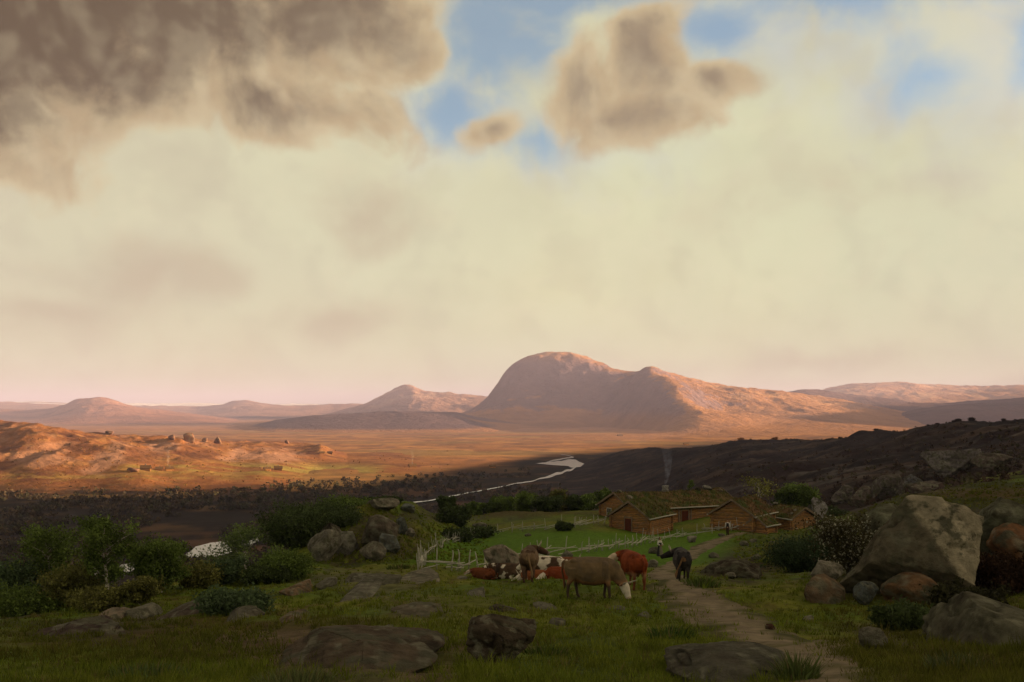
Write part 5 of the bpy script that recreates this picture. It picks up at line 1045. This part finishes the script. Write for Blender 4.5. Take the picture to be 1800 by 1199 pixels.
cottage(298, 827, 12, 'pale gabled cottage, right one of the smoking farmstead below the hill', .4, 1, hill, WH)
cottage(280, 827, 11, 'brown cottage in the middle of the smoking farmstead below the hill', .3, 2, hill, BRW); cottage(256, 827, 16, 'long low brown barn at the left of the smoking farmstead', .2, 3, hill, BRW)
cottage(470, 827, 11, 'cottage, left one of the pair below the pink rock face', .5, 4, hill, WH); cottage(489, 827, 13, 'longer cottage, right one of the pair below the pink rock face', .2, 5, hill, BRW)
cottage(566, 798, 8, 'tiny cottage, left of two high on the ridge end', .3, 6, hill, WH); cottage(580, 798, 8, 'tiny cottage, right of two high on the ridge end', .1, 7, hill, BRW)
cottage(725, 822, 12, 'smoking cottage alone on the valley moor left of the river', .4, 8, hill, BRW); cottage(866, 822, 9, 'small orange lit cottage on the moor just left of the river bend', .3, 9, None, WH); cottage(1206, 783, 8, 'white cottage with a smoke wisp under the mountain flank', .3, 10, None, WH); cottage(1090, 768, 8, 'faint pale cottage at the mountain foot', .3, 11, None, WH)
smoke('mid', 'white smoke wisp above the farmstead below the hill', hill.hit(294, 827) + Vector((0, 0, 5)), 20, .5, 2.6, .16, (.9, .85, .8)); smoke('far', 'white smoke wisp above the lone cottage on the moor', hill.hit(724, 821) + Vector((0, 0, 5)), 18, .5, 2.4, .16, (.9, .85, .8))

# ------------------------------------------------------------------ cattle
def remesh(mb, voxel, smooth_it=3, fac=.5):
    me = mb.mesh('tmp', None); o = bpy.data.objects.new('tmp', me); C.objects.link(o); m = o.modifiers.new('r', 'REMESH'); m.mode = 'VOXEL'; m.voxel_size = voxel
    s = o.modifiers.new('s', 'SMOOTH'); s.iterations = smooth_it; s.factor = fac
    bpy.context.view_layer.update(); dg = bpy.context.evaluated_depsgraph_get(); out = bpy.data.meshes.new_from_object(o.evaluated_get(dg)); bpy.data.objects.remove(o); bpy.data.meshes.remove(me); out.polygons.foreach_set('use_smooth', [True] * len(out.polygons)); return out
def verts(me): a = np.empty(len(me.vertices) * 3, np.float32); me.vertices.foreach_get('co', a); return a.reshape(-1, 3)
def cow(label, px, py, heading, coat, neck, face, pose='stand', step=0.0, scale=1.0, cat='cow', D=None, tail=0.0, horns=True, udder=True, seed=1):
    """x forward, y left, z up; neck = poll position, face = muzzle direction"""
    if D: x = D * (px - 900) / F; p = Vector((x, D, pasture.z(x, D)))
    else: p = pasture.hit(px, py)
    t = thing('cow', label, cat, p, R(heading), 'cattle resting and grazing on the pasture'); t.scale = (scale,) * 3
    mb = MB(); dz = 0 if pose == 'stand' else -.60
    S = [(-.86, 1.13, .07, .08), (-.81, 1.09, .17, .17), (-.70, 1.02, .28, .29), (-.5, .96, .325, .37), (-.2, .90, .39, .46), (.1, .89, .395, .465), (.38, .93, .32, .43), (.58, .97, .26, .38), (.74, .98, .18, .29), (.82, .98, .10, .17)]
    mb.tube([(a, 0, b + dz) for a, b, _, _ in S], [(c, d) for _, _, c, d in S], 18)
    for sy in (-1, 1):   # hip bones, shoulders, loin
        mb.ball((-.55, sy * .2, 1.22 + dz), (.12, .08, .09)); mb.ball((.46, sy * .2, .98 + dz), (.19, .11, .28)); mb.ball((-.66, sy * .17, .96 + dz), (.2, .13, .27))
    mb.tube([(-.6, 0, 1.28 + dz), (0, 0, 1.27 + dz), (.5, 0, 1.29 + dz)], [.05, .05, .06], 8)
    poll = Vector(neck); poll.z += dz; fd = Vector(face).normalized(); a0 = Vector((.58, 0, 1.04 + dz))
    mid = a0.lerp(poll, .5) + Vector((0, 0, .03))
    mb.tube([a0, a0.lerp(mid, .5), mid, mid.lerp(poll, .5), poll], [(.19, .33), (.17, .29), (.15, .24), (.135, .20), (.12, .16)], 14)
    up = Vector((0, 0, 1)); sidev = fd.cross(up).normalized() * -1; upv = sidev.cross(fd) * -1
    if upv.z < 0 and abs(fd.z) < .9: upv = -upv
    H = [(-.07, .10, .11), (.03, .135, .15), (.12, .13, .15), (.24, .10, .125), (.36, .08, .10), (.45, .088, .09), (.49, .06, .06)]
    mb.tube([poll + fd * a for a, _, _ in H], [(b, c) for _, b, c in H], 12)
    for sy in (-1, 1):
        e0 = poll + sidev * sy * .09 + upv * .03; mb.tube([e0, e0 + sidev * sy * .10 - fd * .02, e0 + sidev * sy * .2 + upv * -.02], [(.03, .035), (.03, .06), (.018, .03)], 8)
    if udder and pose == 'stand': mb.ball((-.36, 0, .60), (.17, .14, .12)); [mb.tube([(-.36 + a, b, .53), (-.36 + a, b, .44)], [.025, .022], 6) for a in (-.07, .07) for b in (-.06, .06)]
    if pose == 'stand':
        for sy, so in ((-1, 1), (1, -1)):
            f = step * so * .16
            mb.tube([(.48, sy * .17, .95), (.5 + f * .3, sy * .17, .68), (.5 + f * .7, sy * .16, .42), (.49 + f, sy * .15, .12), (.53 + f, sy * .15, .0)], [.14, .10, .058, .042, .056], 10)
            g = -step * so * .18
            mb.tube([(-.58, sy * .18, 1.0), (-.52 + g * .4, sy * .18, .74), (-.64 + g * .7, sy * .17, .46), (-.62 + g, sy * .16, .14), (-.57 + g, sy * .16, .0)], [.19, .145, .066, .043, .057], 10)
        tl = [(-.86, 0, 1.2), (-.95, tail * .2, 1.12), (-.97, tail * .5, .85), (-.93, tail * .85, .6), (-.9, tail, .42), (-.9, tail, .28)]
    else:
        for sy in (-1, 1):
            mb.tube([(.48, sy * .18, .5), (.66, sy * .22, .22), (.82, sy * .24, .08), (.62, sy * .27, .05), (.48, sy * .27, .05)], [.14, .09, .06, .045, .05], 10)
            mb.tube([(-.58, sy * .2, .42), (-.3, sy * .38, .26), (-.12, sy * .42, .1), (-.38, sy * .43, .06), (-.1, sy * .46, .05)], [.19, .15, .08, .05, .05], 10)
        tl = [(-.86, 0, .6), (-.98, .05, .45), (-1.0, .12, .2), (-.85, .3, .06), (-.65, .42, .06)]
    mb.tube(tl, [.05, .042, .036, .034, .06, .025][:len(tl)], 8)
    me = remesh(mb, .02); V = verts(me); hp = np.array(poll); fdn = np.array(fd)
    al = (V - hp) @ fdn; dist = np.linalg.norm(V - hp - np.clip(al, 0, .5)[:, None] * fdn, axis=1); head = (dist < .17) & (al > -.12)
    set_col(me, coat(V, al, head, dz)); me.materials.append(M_COAT); obj('body', me, t)
    if horns:
        for sy in (-1, 1):
            hb = MB(); q = poll + sidev * sy * .07 + upv * .09 - fd * .02; hb.tube([q, q + sidev * sy * .12 + upv * .05, q + sidev * sy * .2 + upv * .15, q + sidev * sy * .17 + upv * .28], [.034, .03, .022, .008], 8); obj('horn', hb.mesh('horn', M_HORN, smooth=True), t)
    for sy in (-1, 1):
        eb = MB(); q = poll + fd * .14 + sidev * sy * .088 + upv * .04; eb.ball(q, .02, 8, 6); obj('eye', eb.mesh('eye', M_EYE, smooth=True), t)
    return t
def coatf(main, dark=None, face=None, belly=None, patch=None, pth=.0, psc=2.2, seed=1, legs=None, muzzle=None, blaze=None, tailc=None):
    def f(V, al, head, dz):
        c = np.empty((len(V), 3)); c[:] = main; z = V[:, 2] - dz; n = n3(V, psc, seed, 4)
        if dark: c = mixc(c, np.array(dark), sstep(n3(V, 2.6, seed + 4, 4) + .10 * (z > 1.2) + .16 * (np.abs(V[:, 0] - .48) < .10) * (z > .6), .01, .13))
        if belly: c = mixc(c, np.array(belly), (1 - sstep(z, .55, .72)) * (np.abs(V[:, 1]) < .3) * (z > .44))
        if legs: c = mixc(c, np.array(legs), 1 - sstep(z, .4, .62))
        if patch is not None: c = mixc(c, np.array(patch), sstep(n, pth - .02, pth + .02))
        if tailc: c[(V[:, 0] < -.895) & (z < 1.12)] = tailc
        if face: c[head & (al > -.02)] = face
        if blaze: c[head & (al > .05) & (np.abs(n3(V, 5, seed + 8, 2)) < .06)] = blaze
        if muzzle: c[head & (al > .40)] = muzzle
        return c
    return f
WHT, RED_, BRN, DBR, BLK, GRB = (.48, .43, .34), (.165, .038, .013), (.125, .082, .048), (.058, .036, .022), (.022, .02, .02), (.13, .088, .046)
cow('grey brown cow with a white face grazing head down, nearest in the herd', 1040, 1053, -14, coatf(GRB, (.10, .072, .044), WHT, (.23, .12, .056), legs=(.055, .04, .028), muzzle=(.36, .28, .2), seed=3, tailc=(.12, .06, .03)), (1.04, -.02, .50), (.30, -.16, -.78), step=.7, tail=.12, seed=3)
cow('brown horned cow seen from behind, head turned right, left of the standing ones', 930, 1021, 85, coatf(BRN, DBR, (.055, .03, .02), (.1, .062, .04), legs=(.075, .045, .03), muzzle=(.14, .11, .09), seed=5, tailc=(.20, .13, .07)), (.72, -.33, 1.16), (.05, -.8, -.36), step=-.3, tail=-.18, seed=5)
cow('bright red cow with a white patched face, looking left', 1112, 1033, 106, coatf(RED_, (.1, .024, .01), (.42, .33, .24), (.2, .11, .06), legs=(.13, .045, .02), muzzle=(.34, .26, .2), seed=7), (.76, .36, 1.08), (.05, .85, -.42), step=.5, tail=-.05, seed=7, horns=False)
cow('black horned cow seen from behind on the path, head turned left', 1199, 1021, 86, coatf((.05, .043, .040), BLK, (.02, .018, .018), legs=(.03, .024, .02), seed=9, tailc=(.16, .09, .045)), (.70, .38, 1.04), (.1, .85, -.34), step=.3, tail=.34, seed=9)
cow('white cow with dark brown speckled flanks standing behind the brown one', 962, 1017, 168, coatf(WHT, None, None, None, DBR, -.02, 2.2, seed=11, legs=(.3, .25, .2)), (.98, .1, 1.02), (.7, .1, -.5), step=.3, D=44.5, tail=-.04, seed=11)
cow('lying dark brown cow with a white forehead facing left, before the tall boulder', 893, 1016, 176, coatf(DBR, (.03, .02, .014), None, blaze=WHT, patch=WHT, pth=.12, psc=3, seed=13), (1.0, .05, 1.12), (.8, .1, -.32), pose='lie', seed=13)
cow('lying red brown calf with a white forehead at the left end of the herd', 850, 1017, 168, coatf((.11, .036, .015), None, (.2, .13, .09), blaze=WHT, seed=15), (.95, .0, 1.08), (.7, .2, -.35), pose='lie', scale=.72, cat='calf', horns=False, seed=15)
cow('lying orange red cow half hidden by the legs of the brown and the speckled cows', 950, 1017, 175, coatf((.15, .052, .02), None, WHT, patch=WHT, pth=.06, psc=2.6, seed=17), (.95, .1, 1.02), (.7, .3, -.4), pose='lie', scale=.92, seed=17, D=43)
cow('lying black and white cow behind the red and white one', 990, 1008, 182, coatf(WHT, None, (.12, .05, .025), patch=BLK, pth=-.01, psc=2.3, seed=19), (.95, .1, 1.1), (.7, .2, -.4), pose='lie', seed=19, D=47)
cow('lying red and white cow just left of the grazing cow', 994, 1017, 172, coatf((.15, .036, .014), None, WHT, patch=WHT, pth=.02, psc=2.4, seed=21), (.9, .15, .98), (.6, .5, -.4), pose='lie', seed=21, D=42, horns=False)
cow('small red brown calf whose head shows behind the black and white cow', 984, 1000, 15, coatf((.11, .045, .022), None, (.10, .045, .024), seed=23), (.98, -.1, 1.12), (.7, -.35, -.3), pose='lie', scale=1.0, cat='calf', seed=23, D=51)

# ------------------------------------------------------------------ people
def hand(mb, wr, d, palm_side, curl=.4):
    d = Vector(d).normalized(); s = Vector(palm_side).normalized(); nrm = d.cross(s).normalized()
    mb.tube([wr, wr + d * .05, wr + d * .095], [(.026, .018), (.04, .017), (.036, .014)], 10)
    for i, ln in enumerate((.066, .078, .072, .056)):
        b = wr + d * .088 + s * (.027 - .018 * i); m_ = b + d * ln * .5 + nrm * ln * curl * .25; e = m_ + d * ln * .42 + nrm * ln * curl * .55; mb.tube([b, m_, e], [.0095, .009, .0075], 7)
    b = wr + d * .03 + s * .034; mb.tube([b, b + s * .025 + d * .03, b + s * .03 + d * .06 + nrm * .012], [.012, .0105, .0085], 7)
def person(label, px, py, face, height, woman):
    p = pasture.hit(px, py); t = thing('person', label, 'person', p, R(face), None); k = height / 1.7; t.scale = (k,) * 3
    # local: faces -y, x to the figure's left
    mb = MB(); V_ = Vector
    for s in (-1, 1):
        fy = -.10 * s if not woman else -.04 * s
        mb.tube([(s * .09, 0, .88), (s * .095, fy * .4, .66), (s * .095, fy * .6 - .01, .48), (s * .09, fy, .26), (s * .09, fy + .02, .06)], [.092, .078, .056, .05, .036], 10); mb.tube([(s * .09, fy + .05, .035), (s * .095, fy - .05, .035), (s * .1, fy - .16, .022)], [(.034, .035), (.042, .034), (.03, .02)], 8)
    mb.tube([(0, 0, .82), (0, 0, .95), (0, .01, 1.08), (0, 0, 1.25), (0, 0, 1.36), (0, .01, 1.43)], [(.15, .11), (.165, .115), (.125, .095), (.16, .11), (.165, .095), (.07, .06)], 14)
    mb.tube([(0, .01, 1.42), (0, -.005, 1.52)], [.052, .048], 10); mb.ball((0, -.012, 1.60), (.074, .092, .108), 14, 10); mb.tube([(0, -.075, 1.57), (0, -.085, 1.52)], [(.04, .035), (.03, .02)], 8)
    mb.tube([(0, -.098, 1.61), (0, -.118, 1.575), (0, -.1, 1.565)], [.009, .014, .011], 7); mb.tube([(-.02, -.098, 1.54), (.02, -.098, 1.54)], .008, 6)
    for s in (-1, 1): mb.ball((s * .076, .0, 1.595), (.011, .02, .03), 8, 6)
    arms = {}
    for s in (-1, 1):
        if woman: pts = [V_((s * .165, 0, 1.36)), V_((s * .235, .03, 1.13)), V_((s * (.15 if s < 0 else .19), -.19, 1.02))]; hd = V_((-s * .7, -.5, .05))
        else: pts = [V_((s * .17, 0, 1.36)), V_((s * .23, .02, 1.1)), V_((s * .235, -.06 * s, .86))]; hd = V_((0, -.1, -1))
        mb.tube([pts[0], pts[0].lerp(pts[1], .5), pts[1], pts[1].lerp(pts[2], .5), pts[2]], [.056, .048, .041, .037, .027], 10); hand(mb, pts[2], hd, V_((0, -1, 0)) if not woman else V_((0, -.2, 1)), .5); arms[s] = pts
    me = remesh(mb, .0085, 2, .4); V = verts(me); c = np.empty((len(V), 3)); c[:] = (1, 1, 1); set_col(me, c); me.materials.append(M_SKIN); obj('body', me, t)
    for s in (-1, 1): eb = MB(); eb.ball((s * .03, -.094, 1.615), .011, 8, 6); obj('eye', eb.mesh('eye', M_EYE, smooth=True), t)
    def sleeve(name, m, a, upto, r):
        sb = MB(); e = a[1].lerp(a[2], upto); sb.tube([a[0] + V_((0, 0, .015)), a[0].lerp(a[1], .5), a[1], e], [r, r * .98, r * .92, r * .95], 12); obj(name, sb.mesh(name, m, smooth=True), t)
    def torso(name, m, z0, z1, grow, front=0):
        sb = MB(); prof = [(.80, .175, .13), (.95, .18, .13), (1.08, .14, .11), (1.25, .175, .125), (1.36, .175, .108), (1.425, .085, .075)]; prof = [q for q in prof if z0 <= q[0] <= z1]; sb.tube([(0, .005, q[0]) for q in prof], [(q[1] + grow, q[2] + grow) for q in prof], 18); obj(name, sb.mesh(name, m, smooth=True), t)
    for s in (-1, 1): sleeve('sleeve', M_WHITE, arms[s], .75 if woman else .95, .068)
    if woman:
        torso('blouse', M_WHITE, 1.0, 1.43, .004); torso('bodice', M_DARKC, .9, 1.27, .012)
        sb = MB(); n = 26; rings = []; zz = [(.10, .30, .27), (.35, .27, .24), (.65, .225, .19), (.9, .18, .145), (1.04, .152, .122)]
        Vs = []; Fs = []
        for j, (z, a, b) in enumerate(zz):
            for i in range(n): th = 6.2832 * i / n; r = 1 + .055 * math.sin(th * 9) * (1 - j / 4.5); Vs.append((math.cos(th) * a * r, math.sin(th) * b * r + .01, z))
        for j in range(len(zz) - 1):
            for i in range(n): Fs.append((j * n + i, j * n + (i + 1) % n, (j + 1) * n + (i + 1) % n, (j + 1) * n + i))
        sb.add(Vs, Fs); obj('skirt', sb.mesh('skirt', M_DARKC, smooth=True), t)
        ab = MB(); Vs = []; Fs = []
        for j, (z, a, b) in enumerate([(.2, .305, .275), (.35, .29, .26), (.65, .24, .205), (.9, .195, .16), (1.0, .17, .14)]):
            for i in range(11): th = -1.5708 + (i - 5) * .16; Vs.append((math.cos(th) * a, math.sin(th) * b + .01, z))
        for j in range(4):
            for i in range(10): Fs.append((j * 11 + i, j * 11 + i + 1, (j + 1) * 11 + i + 1, (j + 1) * 11 + i))
        ab.add(Vs, Fs); obj('apron', ab.mesh('apron', M_APRON, smooth=True), t)
        hb = MB(); hb.ball((0, .018, 1.625), (.088, .098, .105), 14, 9); hb.ball((0, .1, 1.56), (.05, .05, .05)); hb.tube([(-.05, -.02, 1.50), (.05, -.02, 1.50)], .03, 8); obj('headscarf', hb.mesh('headscarf', M_HAIR, smooth=True), t)
    else:
        torso('shirt', M_WHITE, .95, 1.43, .002); torso('vest', M_DARKC, .95, 1.37, .014)
        for s in (-1, 1):
            fy = -.10 * s; lb = MB(); lb.tube([(s * .085, 0, .97), (s * .095, fy * .4, .66), (s * .095, fy * .6 - .01, .48), (s * .09, fy, .26), (s * .09, fy + .02, .10)], [.115, .1, .082, .072, .066], 12); obj('trouser_leg', lb.mesh('trouser_leg', M_BROWNC, smooth=True), t)
            bb = MB(); bb.tube([(s * .09, fy + .02, .16), (s * .09, fy + .02, .05)], [.055, .055], 10); bb.tube([(s * .09, fy + .06, .035), (s * .095, fy - .05, .04), (s * .1, fy - .18, .025)], [(.042, .04), (.05, .042), (.036, .026)], 10); obj('boot', bb.mesh('boot', M_HAIR, smooth=True), t)
        hb = MB(); hb.ball((0, .014, 1.635), (.08, .095, .088), 14, 9); obj('hair', hb.mesh('hair', M_HAIR, smooth=True), t)
    return t
person('woman in white blouse, dark skirt and grey apron standing by the front fence', 1160, 979, 35, 1.62, True)
person('man in white shirt sleeves, dark vest and brown trousers walking on the path', 1279, 941, -20, 1.75, False)
